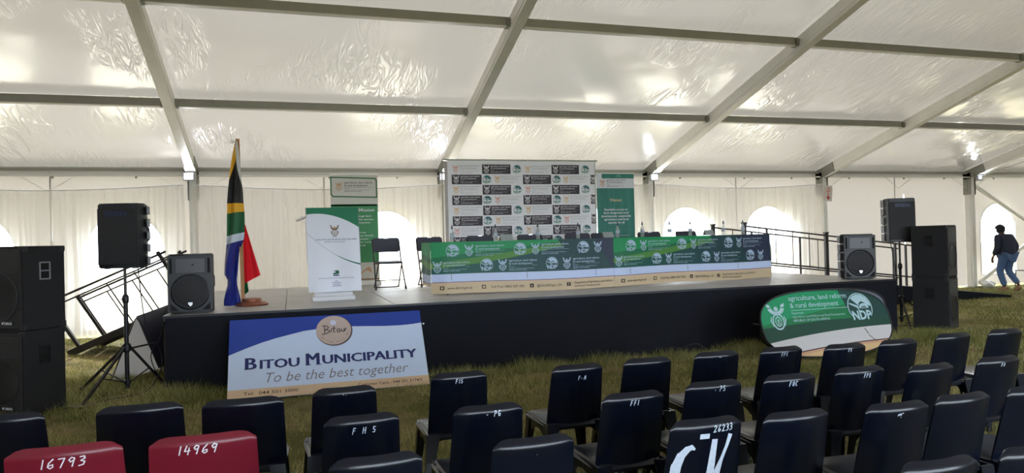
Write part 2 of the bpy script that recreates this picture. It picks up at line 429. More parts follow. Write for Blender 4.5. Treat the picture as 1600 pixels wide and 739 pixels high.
for i, x in enumerate(XS):
    bm = BM(); box(bm, (x, D - .02, EZ / 2 - .02), (.13, .2, EZ - .06)); box(bm, (x - .07, D - .06, EZ / 2), (.014, .03, EZ - .1)); box(bm, (x + .07, D - .06, EZ / 2), (.014, .03, EZ - .1))
    obj('post', bm, ALU, wall)
    bm = BM()                                                   # corner plates with bolts
    for q in (-1, 1):
        box(bm, (x + q * .085, D - .02, EZ - .30), (.014, .24, .60)); bar(bm, (x + q * .085, D + .08, EZ - .08), (x + q * .085, D - .55, EZ - .08 + .63 * TP), .014, .24)
        for zz in (.12, .24, .36, .48): box(bm, (x + q * .1, D - .02, EZ - zz), (.02, .035, .035))
    obj('gusset_plate', bm, STEEL, wall)
    bm = BM(); box(bm, (x, D - .02, .012), (.3, .36, .024)); obj('base_plate', bm, STEEL, wall)
for b in range(len(XS) - 1):
    xa, xb = XS[b] + .1, XS[b + 1] - .1
    bm = BM(); tube(bm, [(xa, D - .12, EZ - .12), ((xa + xb) / 2, D - .12, EZ - .125), (xb, D - .12, EZ - .12)], .016, 6); obj('curtain_rail', bm, mat('white_rail', (.8, .79, .74), .4), wall)
    bm = BM()
    for cx in (xa + .7, (xa + xb) / 2 + .1, xb - .9): box(bm, (cx, D - .11, EZ - .15), (.03, .03, .05))
    obj('rail_clip', bm, STEEL, wall)
    bm = BM()
    for cx in (XS[b] + 2.5,): bar(bm, (cx, WY - .01, EZ), (cx, WY - .01, .05), .03, .004)
    obj('zip_flap', bm, WALL, wall)
    bm = BM()                                                   # loose valance folds
    for q in (-1, 1): tube(bm, [((xa + xb) / 2 + q * .02, D - .02, EZ - .40), ((xa + xb) / 2 + q * .45, D - .04, EZ - .13)], .006, 4)
    for q, ex in ((1, xa), (-1, xb)): tube(bm, [(ex + q * .03, D - .03, EZ - .42), (ex + q * .55, D - .04, EZ - .13)], .006, 4)
    obj('tie_cord', bm, mat('pale_cord', (.6, .58, .5), .8), wall)
# wind bracing in the bay right of the last visible post
bm = BM(); bar(bm, (18.3, D - .1, EZ - .36), (23.0, D - .1, .25), .035, .10); obj('brace', bm, ALU, wall)
bm = BM(); bar(bm, (18.3, D - .14, .12), (23.0, D - .14, EZ - .4), .035, .10); obj('brace', bm, ALU, wall)
bm = BM(); tube(bm, [(18.19, D - .2, EZ - .15), (19.5, 12.4, 3.95), (23.1, 7, 5.6)], .008, 5); obj('brace_cable', bm, STEEL, wall)

# end walls and the wall behind the photographer (part of it left open)
def gable(name, x):
    bm = BM(); pts = [(FRONT_Y, .02), (D, .02), (D, EZ + .1), (RIDGE_Y, roofz(RIDGE_Y) + .1), (FRONT_Y, EZ + .1)]
    bm.faces.new([bm.verts.new((x, p[0], p[1])) for p in pts]); return tag(obj(name, bm, WALL), kind='structure')
gable('wall_left', XL - .05); gable('wall_right', XR + .05)
wf = BM()
for b in (0, 1, 5, 6):
    wf.faces.new([wf.verts.new(p) for p in ((XS[b], FRONT_Y, .02), (XS[b + 1], FRONT_Y, .02), (XS[b + 1], FRONT_Y, EZ + .1), (XS[b], FRONT_Y, EZ + .1))])
wfo = tag(obj('wall_front', wf, WALL), kind='structure')
for x in XS:
    bm = BM(); box(bm, (x, FRONT_Y, EZ / 2), (.13, .2, EZ)); obj('post', bm, ALU, wfo)

# sheer curtains gathered along the back wall
def curtain(xa, xb, label, seed, parts=1):
    r = random.Random(seed); ph = [r.uniform(0, 6) for _ in range(6)]
    def surf(u, v):
        f = .024 * math.sin(u * 41 + ph[0] + 1.5 * math.sin(u * 3 + ph[5])) + .018 * math.sin(u * 23 + ph[1]) + .02 * math.sin(u * 67 + ph[2]) + .028 * math.sin(u * 7 + ph[3])
        f *= .45 + .55 * (1 - v / 2.85)
        top = 2.86 - .10 * math.sin(PI * (u - xa) / (xb - xa)) if True else 0
        return Vector((u + .02 * math.sin(u * 9 + v * 2 + ph[4]), 15.06 + f, .03 + (top - .03) * v / 2.85))
    t = thing('curtain', label, 'curtain', (xa, 15.06, 0))
    def loc(u, v): return surf(u, v) - Vector((xa, 15.06, 0))
    obj('drape', grid(loc, xa, xb, int((xb - xa) * 46), 0, 2.85, 6), CURT, t, True)
    bm = BM(); pts = [loc(xa + (xb - xa) * k / 24, 2.85) + Vector((0, 0, .006)) for k in range(25)]; tube(bm, pts, .009, 5)
    obj('header_tape', bm, INKW, t); return t
curtain(-6.75, -1.95, 'sheer white curtain behind the tall speaker stack at the left', 1)
curtain(-1.80, 3.15, 'sheer white curtain behind the flag and the lectern', 2)
curtain(3.24, 8.12, 'sheer white curtain behind the logo backdrop', 3)
curtain(8.26, 13.02, 'sheer white curtain behind the right half of the cloth-covered tables', 4)

# lamps at the post heads
LAMPG = mat('lit_lamp_face', (.9, .96, 1.0), .3, emit=7)
for x, lb in ((-1.81, 'lit white floodlight on the post above the monitor speaker and flag'), (3.19, 'lit white floodlight on the post at the left edge of the logo backdrop'), (8.19, 'lit white floodlight on the post right of the teal banner'), (18.19, 'lit white floodlight on the post nearest the walking man')):
    t = thing('floodlight', lb, 'lamp', (x - .04, 14.93, 3.02), group=None)
    bm = BM(); box(bm, (0, .03, 0), (.2, .06, .16), bev=.01); obj('housing', bm, mat('lamp_housing', (.35, .38, .42), .5), t)
    sz = .5 if x > 15 else 1
    bm = BM(); box(bm, (0, -.006, 0), (.15 * sz, .012, .11 * sz), bev=.004); obj('lamp_face', bm, LAMPG, t)
    ld = bpy.data.lights.new('lamp_light', 'AREA'); ld.shape = 'RECTANGLE'; ld.size = .15; ld.size_y = .1; ld.energy = 12 if x < 15 else 4; ld.color = (.93, .96, 1); lo = bpy.data.objects.new('lamp_light', ld); C.objects.link(lo); lo.parent = t; lo.location = (0, -.02, 0); lo.rotation_euler = Vector((0, -1, .45)).to_track_quat('-Z', 'Y').to_euler()
    bm = BM(); tube(bm, [(-.09, .05, .02), (-.09, .1, .1), (.09, .1, .1), (.09, .05, .02)], .008, 5); obj('bracket', bm, BLKM, t)

t = thing('paper_sign', 'white paper sign with red arrow and red words taped to a tent post', 'sign', (13.12, 15.0, 2.62))
bm = BM(); box(bm, (0, 0, 0), (.24, .004, .40)); obj('sheet', bm, mat('warm_white_paper', (.78, .72, .64), .7), t)
k = Ink(); k.rect(-.012, -.15, .012, .02, 0); k.poly([(-.06, -.08), (0, -.17), (.06, -.08), (.04, -.07), (0, -.12), (-.04, -.07)], 0); k.rect(-.07, .05, .07, .065, 0); k.rect(-.02, .05, .0, .16, 0); k.rect(.03, .08, .045, .16, 0)
k.ring(0, 0, .168, .175, 0, 45, 405, 4)
k.build(lambda u, v: Vector((u, -.004, v)), [mat('red_print', s2l(205, 60, 45), .6)], t, 'arrow')
t.rotation_euler = (0, math.radians(4), 0)

# ------------------------------------------------------------------ stage
SX0, SX1, SY0, SY1, SH = -1.36, 8.90, 8.80, 13.68, .87
st = thing('stage', 'low wide stage of weathered plywood boards with a black skirt', 'stage', (SX0, SY0, 0))
nb = 8; bw = (SX1 - SX0) / nb
for i in range(nb):
    for j in range(2):
        bm = BM(); box(bm, (bw * (i + .5), 2.44 * (j + .5), SH - .011 - random.uniform(0, .003)), (bw - .012, 2.428, .022), Matrix.Rotation(random.uniform(-.001, .001), 3, 'X'), bev=.003)
        obj('deck_board', bm, PLY[(i + 2 * j) % 3], st)
L, W = SX1 - SX0, SY1 - SY0
def skirt(p, q, nrm):
    p, q = Vector(p), Vector(q); d = q - p; n = Vector(nrm); Ln = d.length
    def s(u, v): f = .012 * math.sin(u * 5.2) + .01 * math.sin(u * 13 + 1) * (1 - v / .85); return p + d * (u / Ln) + n * (.02 + f * (1.2 - v)) + Vector((0, 0, v))
    return grid(s, 0, Ln, int(Ln * 14), -.03, SH - .024, 5)
obj('skirt', skirt((0, 0, 0), (L, 0, 0), (0, -1, 0)), SKIRT, st, True)
obj('skirt', skirt((L, 0, 0), (L, W, 0), (1, 0, 0)), SKIRT, st, True)
obj('skirt', skirt((0, W, 0), (0, 0, 0), (-1, 0, 0)), SKIRT, st, True)
bm = BM(); box(bm, (L / 2, -.012, SH - .012), (L + .05, .024, .026)); box(bm, (L + .012, W / 2, SH - .03), (.024, W, .06)); box(bm, (-.012, W / 2, SH - .03), (.024, W, .06)); obj('edge_trim', bm, BLKM, st)
bm = BM(); box(bm, (L / 2, W / 2, SH - .07), (L - .1, W - .1, .09)); obj('deck_frame', bm, BLKM, st)
for i in range(5):
    for j in range(3): bm = BM(); box(bm, (.1 + (L - .2) * i / 4, .1 + (W - .2) * j / 2, .41), (.06, .06, .82)); obj('frame_leg', bm, BLKM, st)
bm = BM(); lathe(bm, [(.001, -.004), (.014, -.004), (.012, .006), (.001, .008)], 8, (.72 - .0, -.05, .66), 'Y'); obj('skirt_stud', bm, CHROME, st)
bm = BM(); box(bm, (2.9, -.045, .62), (.02, .01, .02)); obj('skirt_stud', bm, CHROME, st)

# ramp with two handrails going down from the stage's right side
def rail_run(parent, p0, d, length, hgt, posts, mt, thick_posts=(), r=.017):
    """handrail along direction d from p0; one mesh per rail, post and bar"""
    P = lambda s, z: Vector(p0) + Vector(d) * s + Vector((0, 0, z))
    for nm, z in (('top_rail', hgt), ('lower_rail', .22)):
        bm = BM(); tube(bm, [P(0, z), P(length, z)], r, 8); obj(nm, bm, mt, parent)
    for s in posts:
        bm = BM(); big = s in thick_posts; a, b = P(s, -.05), P(s, hgt + (.06 if big else 0))
        bar(bm, a, b, .075 if big else .036, .06 if big else .036); obj('rail_post', bm, mt, parent)
        if big: bm = BM(); box(bm, b, (.095, .08, .03)); obj('post_cap', bm, mt, parent)
ramp = thing('access_ramp', 'long ramp with black side skirt and grey handrails right of stage', 'ramp', (8.93, 12.66, 0))
RL = 7.3; sl = -SH / RL
bm = BM(); prism(bm, [(0, SH - .03), (RL, .005), (RL, .03), (0, SH)], 0, 1.2, 'Y'); obj('ramp_deck', bm, PLY[1], ramp)
bm = BM(); prism(bm, [(0, -.02), (RL, -.02), (RL, .03), (0, SH - .03)], -.02, .0, 'Y'); prism(bm, [(0, -.02), (RL, -.02), (RL, .03), (0, SH - .03)], 1.2, 1.22, 'Y'); obj('ramp_skirt', bm, SKIRT, ramp)
for yy, pp in ((.03, (0, .55, 2.05, 2.45, 3.9, 4.2, 5.1)), (1.17, (0, 1.0, 2.3, 3.7, 5.0))):
    dv = Vector((1, 0, sl)); rail_run(ramp, (.03, yy, SH), dv, 5.15, .93, pp, GREYM, (0, 2.05))
    for s in [(.35 + .42 * q) for q in range(4 if yy < .5 else 3)] if yy < .5 else [.5, 1.5, 2.8]:
        bm = BM(); base = Vector((.03, yy, SH)) + dv * s; bar(bm, base + Vector((0, 0, .2)), base + Vector((0, 0, .93)), .014, .014); obj('baluster', bm, GREYM, ramp)
bm = BM(); tube(bm, [(5.18, .03, SH + sl * 5.15 + .93)] + [(5.18 + .22 * math.sin(a), .03, SH + sl * 5.15 + .71 + .22 * math.cos(a)) for a in [k * PI / 12 for k in range(1, 7)]] + [(5.4, .03, .16)], .014, 6); obj('rail_return', bm, GREYM, ramp)

# steps with tilted handrails going up the stage's left side
stp = thing('access_steps', 'dark metal ramp steps with slanting handrails left of the stage', 'steps', (-3.34, 13.0, 0))
a = Vector((0, 0, .03)); dirv = Vector((1.62, -.30, .70)); Lr = dirv.length; dn = dirv.normalized(); nr = Vector((-.50, 0, .87)).normalized(); sd_ = Vector((.2, .98, 0))
def Q(s, w_, h): return a + dn * s + sd_ * w_ + nr * h
for w_ in (0, .95):
    bm = BM(); bar(bm, Q(-.1, w_, 0), Q(Lr, w_, 0), .05, .11, up=nr); obj('stringer', bm, GREYM, stp)
    bm = BM(); tube(bm, [Q(.1, w_, .88), Q(Lr + .25, w_, .88)], .018, 8); obj('top_rail', bm, GREYM, stp)
    bm = BM(); tube(bm, [Q(.12, w_, .79), Q(Lr + .25, w_, .79)], .013, 8); obj('lower_rail', bm, GREYM, stp)
    for s in (.1, 1.93):
        bm = BM(); bar(bm, Q(s, w_, -.05), Q(s, w_, .93), .05, .05, up=dn); obj('rail_post', bm, GREYM, stp)
    for s in (.55, 1.0, 1.45):
        bm = BM(); bar(bm, Q(s, w_, 0), Q(s, w_, .79), .018, .018, up=dn); obj('baluster', bm, GREYM, stp)
for k_ in range(7):
    bm = BM(); c = Q(.15 + .27 * k_, .475, .05); box(bm, c, (.24, .92, .025), Matrix.Rotation(math.radians(-20), 3, 'Y')); obj('tread', bm, mat('lit_tread_metal', (.22, .21, .20), .35, .5), stp)  # treads coloured paler than the frame for the light falling on them

# ------------------------------------------------------------------ loudspeakers
def cab_pts(w, d, back, rnd=.04):
    return [(-w / 2, -d * .18), (-w / 2 + rnd, -d / 2 + rnd * .2), (-w * .22, -d / 2 - .012), (w * .22, -d / 2 - .012), (w / 2 - rnd, -d / 2 + rnd * .2), (w / 2, -d * .18), (back / 2, d / 2), (-back / 2, d / 2)]
def pa_speaker(label, loc, rz, w=.44, h=.71, d=.38, teeth=0, style='grille', tilt=0):
    t = thing('loudspeaker', label, 'speaker', loc, rot=(math.radians(tilt), 0, rz))
    bm = BM(); prism(bm, cab_pts(w, d, w * .62), 0, h); bmesh.ops.bevel(bm, geom=bm.edges[:], offset=.012, segments=2, affect='EDGES'); obj('cabinet', bm, BLK, t, True)
    yf = -d / 2 - .014
    if style == 'grille':
        bm = BM(); box(bm, (0, yf - .004, h / 2 - .01), (w * .80, .018, h * .86), bev=.006); g = obj('grille', bm, GRILL, t)
        k = Ink(); k.text('EDEN', 0, h * .80, h * .105, 0, width=w * .46, align='c', bold=.02); k.build(lambda u, v: Vector((u, yf - .0135, v)), [mat('faint_blue_logo', s2l(38, 48, 96), .4)], g, 'logo')
    else:
        bm = BM(); box(bm, (0, yf + .004, h / 2), (w * .94, .02, h * .95), bev=.008); bf = obj('baffle', bm, BLK, t)
        cz = h * .36; R_ = w * .385
        bm = BM(); lathe(bm, [(R_ * 1.08, .0), (R_ * 1.08, .016), (R_ * 1.0, .022), (R_ * .97, .012), (R_ * .99, 0)], 32, (0, yf, cz), 'Y'); obj('grille_rim', bm, BLKM, t, True)
        bm = BM(); lathe(bm, [(R_ * .97, .004), (R_ * .8, .014), (R_ * .4, .026), (R_ * .05, .03)], 32, (0, yf, cz), 'Y'); obj('woofer_grille', bm, GRILL, t, True)
        bm = BM()                                               # horn flare, recessed steps
        for q, (ww, zz) in enumerate(((.62, .25), (.52, .19), (.40, .13), (.26, .07))): box(bm, (0, yf - .006 + .001 * q, h * .80), (w * ww, .012 - .001 * q, h * zz), bev=.003)
        obj('horn', bm, mat('satin_horn', (.02, .02, .025), .3), t)
        bm = BM(); lathe(bm, [(.001, .0), (.014, .0), (.012, .012), (.001, .014)], 12, (w * .06, yf - .006, h * .815), 'Y'); obj('tweeter', bm, GREYM, t)
        for q in (-1, 1):
            bm = BM(); box(bm, (q * w * .40, yf - .004, h * .80), (w * .055, .008, h * .25), bev=.003); obj('port', bm, mat('port_black', (.003, .003, .004), .9), t)
            bm = BM(); prism(bm, [(q * w * .42, .035), (q * w * .42, .12), (q * w * .24, .035)], yf - .008, yf - .002, 'Y'); obj('corner_vent', bm, mat('port_black2', (.004, .004, .005), .9), t)
        bm = BM(); prism(bm, [(-.026, cz - R_ * .62), (.026, cz - R_ * .62), (.022, cz - R_ * .74), (0, cz - R_ * .86), (-.022, cz - R_ * .74)], yf - .032, yf - .02, 'Y'); obj('badge', bm, CHROME, t)
    for q in ([-1, 1] if teeth == 2 else [teeth] if teeth else []):
        for j in range(5):
            bm = BM(); z = h * (.11 + .195 * j); xb = q * (w * .5 - .012); box(bm, (xb + q * .012, d * .0, z), (.03, .15, h * (.125 if q > 0 else .17)), Matrix.Rotation(q * math.radians(22), 3, 'Z'), bev=.006); obj('stacking_lug', bm, mat('lug_grey_left_lit', (.10, .10, .11) if q > 0 else (.42, .42, .45), .3), t)  # left-side lugs coloured paler for the strong light falling on that side
    for q in (-1, 1):
        bm = BM(); tube(bm, round_path([(q * w * .36, 0, h * .62), (q * w * .36 + q * .06, .02, h * .62), (q * w * .36 + q * .06, .02, h * .42), (q * w * .36, 0, h * .42)], .02), .012, 6); obj('handle', bm, BLKM, t)
    for q in (-1, 1):
        for p in (-.3, .3): bm = BM(); box(bm, (q * w * .3, p * d, .0), (.05, .04, .012)); obj('foot', bm, BLKM, t)
    return t
pa_speaker('wide black loudspeaker up on the tripod left of the stage', (-1.78, 9.02, 1.42), math.radians(-14), .50, .72, .40, 1)
pa_speaker('black loudspeaker up on the tripod right of the stage', (9.93, 9.72, 1.42), math.radians(-26), .50, .74, .42, -1, tilt=-1)
pa_speaker('black monitor speaker standing on the left front corner of the stage', (-1.12, 9.12, .878), math.radians(2), .50, .68, .36, 0, 'open')
pa_speaker('black monitor speaker standing on the right front corner of the stage', (8.55, 9.22, .878), math.radians(-24), .50, .70, .38, -1, 'open')

def tripod(label, loc, rz, top, feet_r=.62, hub=.52, legs=((0, 1), (120, 1), (240, 1))):
    R0 = feet_r
    t = thing('speaker_stand', label, 'stand', loc, rz)
    bm = BM(); tube(bm, [(0, 0, .06), (0, 0, hub + .55)], .024, 10); obj('lower_pole', bm, BLKM, t, True)
    bm = BM(); tube(bm, [(0, 0, hub + .5), (0, 0, top + .05)], .016, 10); obj('upper_pole', bm, GREYM, t, True)
    bm = BM(); lathe(bm, [(.03, hub + .5), (.036, hub + .53), (.036, hub + .57), (.022, hub + .6)], 12); box(bm, (.05, 0, hub + .55), (.05, .015, .015)); obj('clamp_collar', bm, BLKM, t)
    bm = BM(); lathe(bm, [(.034, hub - .05), (.045, hub - .03), (.045, hub + .03), (.03, hub + .05)], 12); obj('hub', bm, BLKM, t)
    bm = BM(); lathe(bm, [(.026, .10), (.036, .11), (.036, .15), (.026, .16)], 12); obj('brace_collar', bm, BLKM, t)
    for q in range(3):
        an = math.radians(legs[q][0]); feet_r = R0 * legs[q][1]; c, s = math.cos(an), math.sin(an)
        bm = BM(); bar(bm, (c * .04, s * .04, hub), (c * feet_r, s * feet_r, .02), .028, .022); lg = obj('leg', bm, BLKM, t)
        bm = BM(); box(bm, (c * feet_r, s * feet_r, .02), (.05, .05, .04), bev=.01); obj('rubber_foot', bm, BLK, lg)
        bm = BM(); bar(bm, (c * .03, s * .03, .13), (c * feet_r * .55, s * feet_r * .55, hub * .47), .018, .010); obj('brace', bm, BLKM, t)
    return t
tripod('black tripod stand holding the loudspeaker left of the stage', (-1.80, 9.02, 0), math.radians(247), 1.38, .75, legs=((0, 1), (153, .60), (255, .95)))
tripod('black tripod stand holding the loudspeaker right of the stage', (9.95, 9.72, 0), math.radians(235), 1.38, .68, .46)
def cable(pts, label, r=.007, mt=None):
    P = [Vector(p) for p in pts]; out = []
    for i in range(len(P) - 1):
        p0, p1, p2, p3 = P[max(i - 1, 0)], P[i], P[i + 1], P[min(i + 2, len(P) - 1)]
        for k in range(6):
            q = k / 6; out.append(.5 * ((2 * p1) + (p2 - p0) * q + (2 * p0 - 5 * p1 + 4 * p2 - p3) * q * q + (3 * p1 - p0 - 3 * p2 + p3) * q ** 3))
    bm = BM(); tube(bm, out + [P[-1]], r, 6); return tag(obj('cable', bm, mt or BLK), label, 'cable')
cable([(-1.70, 9.2, 1.45), (-1.66, 9.12, 1.1), (-1.60, 9.1, .7), (-1.48, 9.15, .45), (-1.45, 9.0, .25), (-1.6, 8.95, .02), (-1.9, 8.7, .01), (-2.25, 8.35, .015)], 'black cable hanging from the left tripod loudspeaker to the grass')
cable([(-1.3, 9.34, 1.0), (-1.42, 9.3, .93), (-1.5, 9.35, .6), (-1.62, 9.4, .35), (-1.5, 9.3, .05), (-1.43, 9.0, .02)], 'black cable dropping behind the left monitor speaker', .006)
cable([(9.98, 9.95, 1.45), (10.02, 9.9, 1.0), (10.0, 9.85, .5), (9.9, 9.85, .06), (9.6, 9.7, .02), (9.95, 9.5, .02), (10.3, 9.6, .03), (10.1, 9.8, .02)], 'tangle of black cable under the right tripod stand')
cable([(-2.15, 8.3, .03), (-2.0, 8.28, .04), (-1.95, 8.36, .03), (-2.1, 8.42, .04), (-2.2, 8.36, .03), (-2.05, 8.24, .04)], 'pale rope coil on the grass beside the left speaker stack', .008, mat('pale_rope', (.3, .26, .17), .9))
bm = BM(); cable([(5.05, 8.55, .12), (5.2, 8.5, .16), (5.35, 8.5, .08), (5.5, 8.5, .02)], 'short grey cable end in the grass under the stage front', .006, GREYM)

def tower_box(label, loc, rz, w, d, h, mark, upper):
    t = thing('speaker_cabinet', label, 'speaker', loc, rz)
    bm = BM(); box(bm, (0, 0, h / 2), (w, d, h), bev=.01); obj('cabinet', bm, BLKR, t)
    bm = BM(); box(bm, (0, -d / 2 - .006, h / 2), (w - .04, .014, h - .05), bev=.004); g = obj('front_grille', bm, GRILL, t)
    bm = BM(); lathe(bm, [(w * .40, 0), (w * .40, .008), (w * .385, .008), (w * .385, 0)], 28, (0, -d / 2 - .013, h * .40), 'Y'); obj('driver_rim', bm, mat('grille_ring', (.03, .03, .036), .4), g)
    bm = BM()
    for j in range(9): box(bm, (0, -d / 2 - .0145, h * .70 + j * h * .028), (w * .86, .004, .006))
    obj('grille_slot', bm, mat('slot_sheen', (.05, .05, .055), .35, .3), g)
    for q in (-1, 1):
        hm = CHROME if upper else BLKM
        bm = BM(); X_ = q * (w / 2 + .003); 
        for zz, yy, a, b_ in ((h * .80, -.0, .11, .014), (h * .60, 0, .11, .014)): box(bm, (X_, yy, zz), (.008, a, b_))
        for yy in (-.055, .055): box(bm, (X_, yy, h * .70), (.008, .014, h * .21))
        box(bm, (X_, 0, h * .70), (.006, .10, .012)); obj('handle_plate', bm, mat('handle_grey', (.30, .31, .34), .4, .5) if upper and mark else BLKM, t)
        bm = BM(); box(bm, (q * (w / 2 + .0006), 0, h * .70), (.002, .1, h * .19)); obj('handle_recess', bm, mat('recess_black', (.002, .002, .003), .9), t)
    for q in (-1, 1):
        for p in (-1, 1):
            for zz in (.03, h - .03): bm = BM(); box(bm, (q * (w / 2 - .025), p * (d / 2 - .025), zz), (.062, .062, .062), bev=.012); obj('corner_guard', bm, BLK, t)
    if mark:
        bm = BM(); box(bm, (w * .16, -d / 2 - .015, h * .09), (.15, .006, .05)); pl = obj('badge', bm, BLK, t)
        k = Ink(); k.text('YAMAHA', w * .16 + .01, h * .09 - .014, .038, 0, width=.11, align='c', bold=.02); k.disc(w * .16 - .06, h * .09, .012, 0, 10); k.build(lambda u, v: Vector((u, -d / 2 - .019, v)), [INKW], pl, 'lettering')
    return t
HB = .84
for q, lb in ((0, 'lower black speaker cabinet of the stack at the far left'), (1, 'upper black speaker cabinet of the stack at the far left')):
    tower_box(lb, (-2.66 + .01 * q, 8.53, HB * q + .004 * q), math.radians(-34), .60, .46, HB, True, q)
for q, lb in ((0, 'lower black speaker cabinet of the stack right of the stage'), (1, 'upper black speaker cabinet of the stack right of the stage')):
    tower_box(lb, (10.12 + .446 * .26 - .45 * .26, 8.85 + .225 * .5 + .445 * .52, HB * q + .004 * q), math.radians(26.7), .52, .52, HB, False, q)

# ------------------------------------------------------------------ flag
TAN = mat('pale_pine_pole', s2l(176, 128, 84), .6, var=.2, vscale=20)
fy = 9.77; fx = -.62
fl = thing('flagpole', 'wooden flagpole on a round copper base with a furled six-colour national flag', 'flag', (fx, fy, SH))
kx, kz = .0083, .0082
def FX(px): return (px - 377.5) * kx
def FZ(y): return (478 - y) * kz
bm = BM(); bar(bm, (.02, .01, .03), (-.002, .0, FZ(217)), .045, .04); obj('pole', bm, TAN, fl)
bm = BM(); lathe(bm, [(.001, .0), (.20, .0), (.21, .02), (.17, .045), (.13, .05), (.12, .09), (.06, .10), (.001, .10)], 22, (.12, .02, 0)); bs = obj('base', bm, mat('copper_foil', s2l(140, 84, 62), .3, .4, var=.5, vscale=18, bump=.6, bscale=30), fl)
bm = BM(); tube(bm, [(-.07 + .018 * math.cos(a_), 0, FZ(221) + .018 * math.sin(a_)) for a_ in [k_ * PI / 5 for k_ in range(11)]], .005, 5); tube(bm, [(-.055, 0, FZ(221)), (0, 0, FZ(221))], .005, 5); obj('hook', bm, CHROME, fl)
rows = [(222, 374.5, 377), (232, 372, 378.5), (248, 369, 380), (270, 365.5, 381), (300, 362, 383.5), (318, 360.5, 384), (332, 360, 385), (350, 359.5, 385), (365, 359, 384.5), (376, 358, 383), (392, 357, 376), (412, 355, 374), (428, 353.5, 373), (436, 358, 372), (446, 358, 372), (458, 355, 374), (470, 352.5, 377), (480, 353, 377)]
def flag_surf(u, v):   # u 0..1 across, v = photo row
    for (y0, l0, r0), (y1, l1, r1) in zip(rows, rows[1:]):
        if y0 <= v <= y1: break
    q = (v - y0) / (y1 - y0); l = l0 + (l1 - l0) * q; r = r0 + (r1 - r0) * q; z = FZ(v)
    f = .030 * math.sin(u * 7.5 + v * .02) + .012 * math.sin(u * 17 + v * .05)
    yo = -.055 - .04 * math.sin(PI * u) + f * min(1, (v - 215) / 60) + (.06 if v > 385 and u > .75 else 0)
    if v > 380: yo += .03 * math.sin(v * .12 + u * 3)
    return Vector((FX(l + (r - l) * u), yo, max(z, .012)))
def flag_col(nt, u, v):
    z = v; c = s2l(8, 8, 10)
    c = mixc(nt, (z - 318).gt(0), c, s2l(232, 172, 28)); c = mixc(nt, (z + u * 3 - 334).gt(0), c, s2l(18, 92, 52)); c = mixc(nt, (z + u * 6 - 369).gt(0), c, s2l(206, 214, 226))
    c = mixc(nt, (z + u * 7 - 382).gt(0), c, s2l(20, 36, 128))
    c = mixc(nt, (u * 60 + z * 1.0).lt(282) * z.gt(228), c, s2l(232, 172, 28)); c = mixc(nt, ((1 - u) * 90 + z).lt(290), c, s2l(214, 214, 210))
    return c
obj('flag', grid(flag_surf, 0, 1, 18, 222, 480, 60), printed('flag_cloth', flag_col, .6, fabric=True), fl, True)
def patch(pts, col, name, y0=.04):
    def s(u, v):
        (a, b, c, d) = [Vector((FX(p[0]), 0, FZ(p[1]))) for p in pts]; top = a.lerp(b, u); bot = d.lerp(c, u); p = top.lerp(bot, v)
        p.y = y0 + .035 * math.sin(u * 11 + v * 1.2) * (.3 + v) ; return p
    obj(name, grid(s, 0, 1, 16, 0, 1, 14), sheet_mat(name + '_cloth', col, .5, tuple(min(1, c * 1.3) for c in col)), fl, True)
patch([(381, 345), (385.5, 352), (406, 431), (379, 445)], s2l(214, 44, 56), 'red_panel')
patch([(378, 440), (386, 438), (388, 456), (379, 464)], s2l(22, 100, 58), 'green_panel', .06)

# ------------------------------------------------------------------ lectern with its cloth
BOARDW = mat('white_painted_wood', (.74, .74, .75), .5, var=.05)
lc = thing('lectern', 'white wooden lectern with a stepped base under a printed cloth', 'lectern', (.54, 10.12, SH))
bm = BM(); box(bm, (0, 0, .03), (.56, .44, .06), bev=.006); box(bm, (0, 0, .085), (.50, .38, .05), bev=.006); box(bm, (0, 0, .135), (.45, .33, .05), bev=.006); obj('base', bm, BOARDW, lc)
bm = BM(); box(bm, (0, 0, .62), (.36, .26, .95)); obj('column', bm, BOARDW, lc)
bm = BM(); prism(bm, [(-.24, 1.19), (.24, 1.22), (.24, 1.24), (-.24, 1.21)], -.34, .34, 'X'); obj('top', bm, BOARDW, lc)
bm = BM(); bar(bm, (-.36, -.02, 1.14), (-.44, -.06, 1.09), .12, .02); obj('paper_shelf', bm, BOARDW, lc)
cv = thing('lectern_cloth', 'white lectern cloth with green top, crest and a green curved line', 'cloth', (.54, 10.12, SH))
def cs(u, v):  # u across -.34..., v height
    f = .012 * math.sin(u * 16 + 1) + .010 * math.sin(u * 9 + v * 3); tw = .035 * (1 - v / 1.25)
    return Vector((u * (1 + .02 * (1 - v)) + tw * .6, -.262 - .02 * (1.25 - v) * .3 + f * (1.3 - v), v))
def lect_col(nt, u, v):
    c = s2l(236, 240, 252); s = ((u + .34) * 1.0)
    edge = 1.15 - (u + .10) * (u + .10) * .62 - u * .14
    c = mixc(nt, (v - edge).gt(0), c, s2l(10, 120, 84))
    cur = .92 - (u + .34) * 1.05 + (u + .34) * (u + .34) * .60
    c = mixc(nt, ((v - cur).abs()).lt(.0035 + (u - .0).clamp() * .02), c, mixc(nt, u.gt(.05), s2l(176, 186, 196), s2l(10, 110, 90)))
    return c
obj('drape', grid(cs, -.34, .34, 40, .125, 1.25, 30), printed('lectern_cloth_print', lect_col, .6), cv, True)
def csd(q):
    def s(u, v): p = cs(q * .34, v); return Vector((p.x + q * .004, p.y + u, v + u * .02))
    return s
for q in (-1, 1):
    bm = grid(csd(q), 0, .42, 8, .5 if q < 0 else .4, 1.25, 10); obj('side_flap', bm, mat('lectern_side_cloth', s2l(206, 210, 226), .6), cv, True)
bm = grid(lambda u, v: Vector((u, -.262 + v, 1.252 + v * .03)), -.345, .345, 10, 0, .5, 6); obj('top_cover', bm, mat('green_cloth', s2l(10, 120, 84), .6), cv)
k = Ink(); crest(k, .02, .94, .15, 0, inner=1)
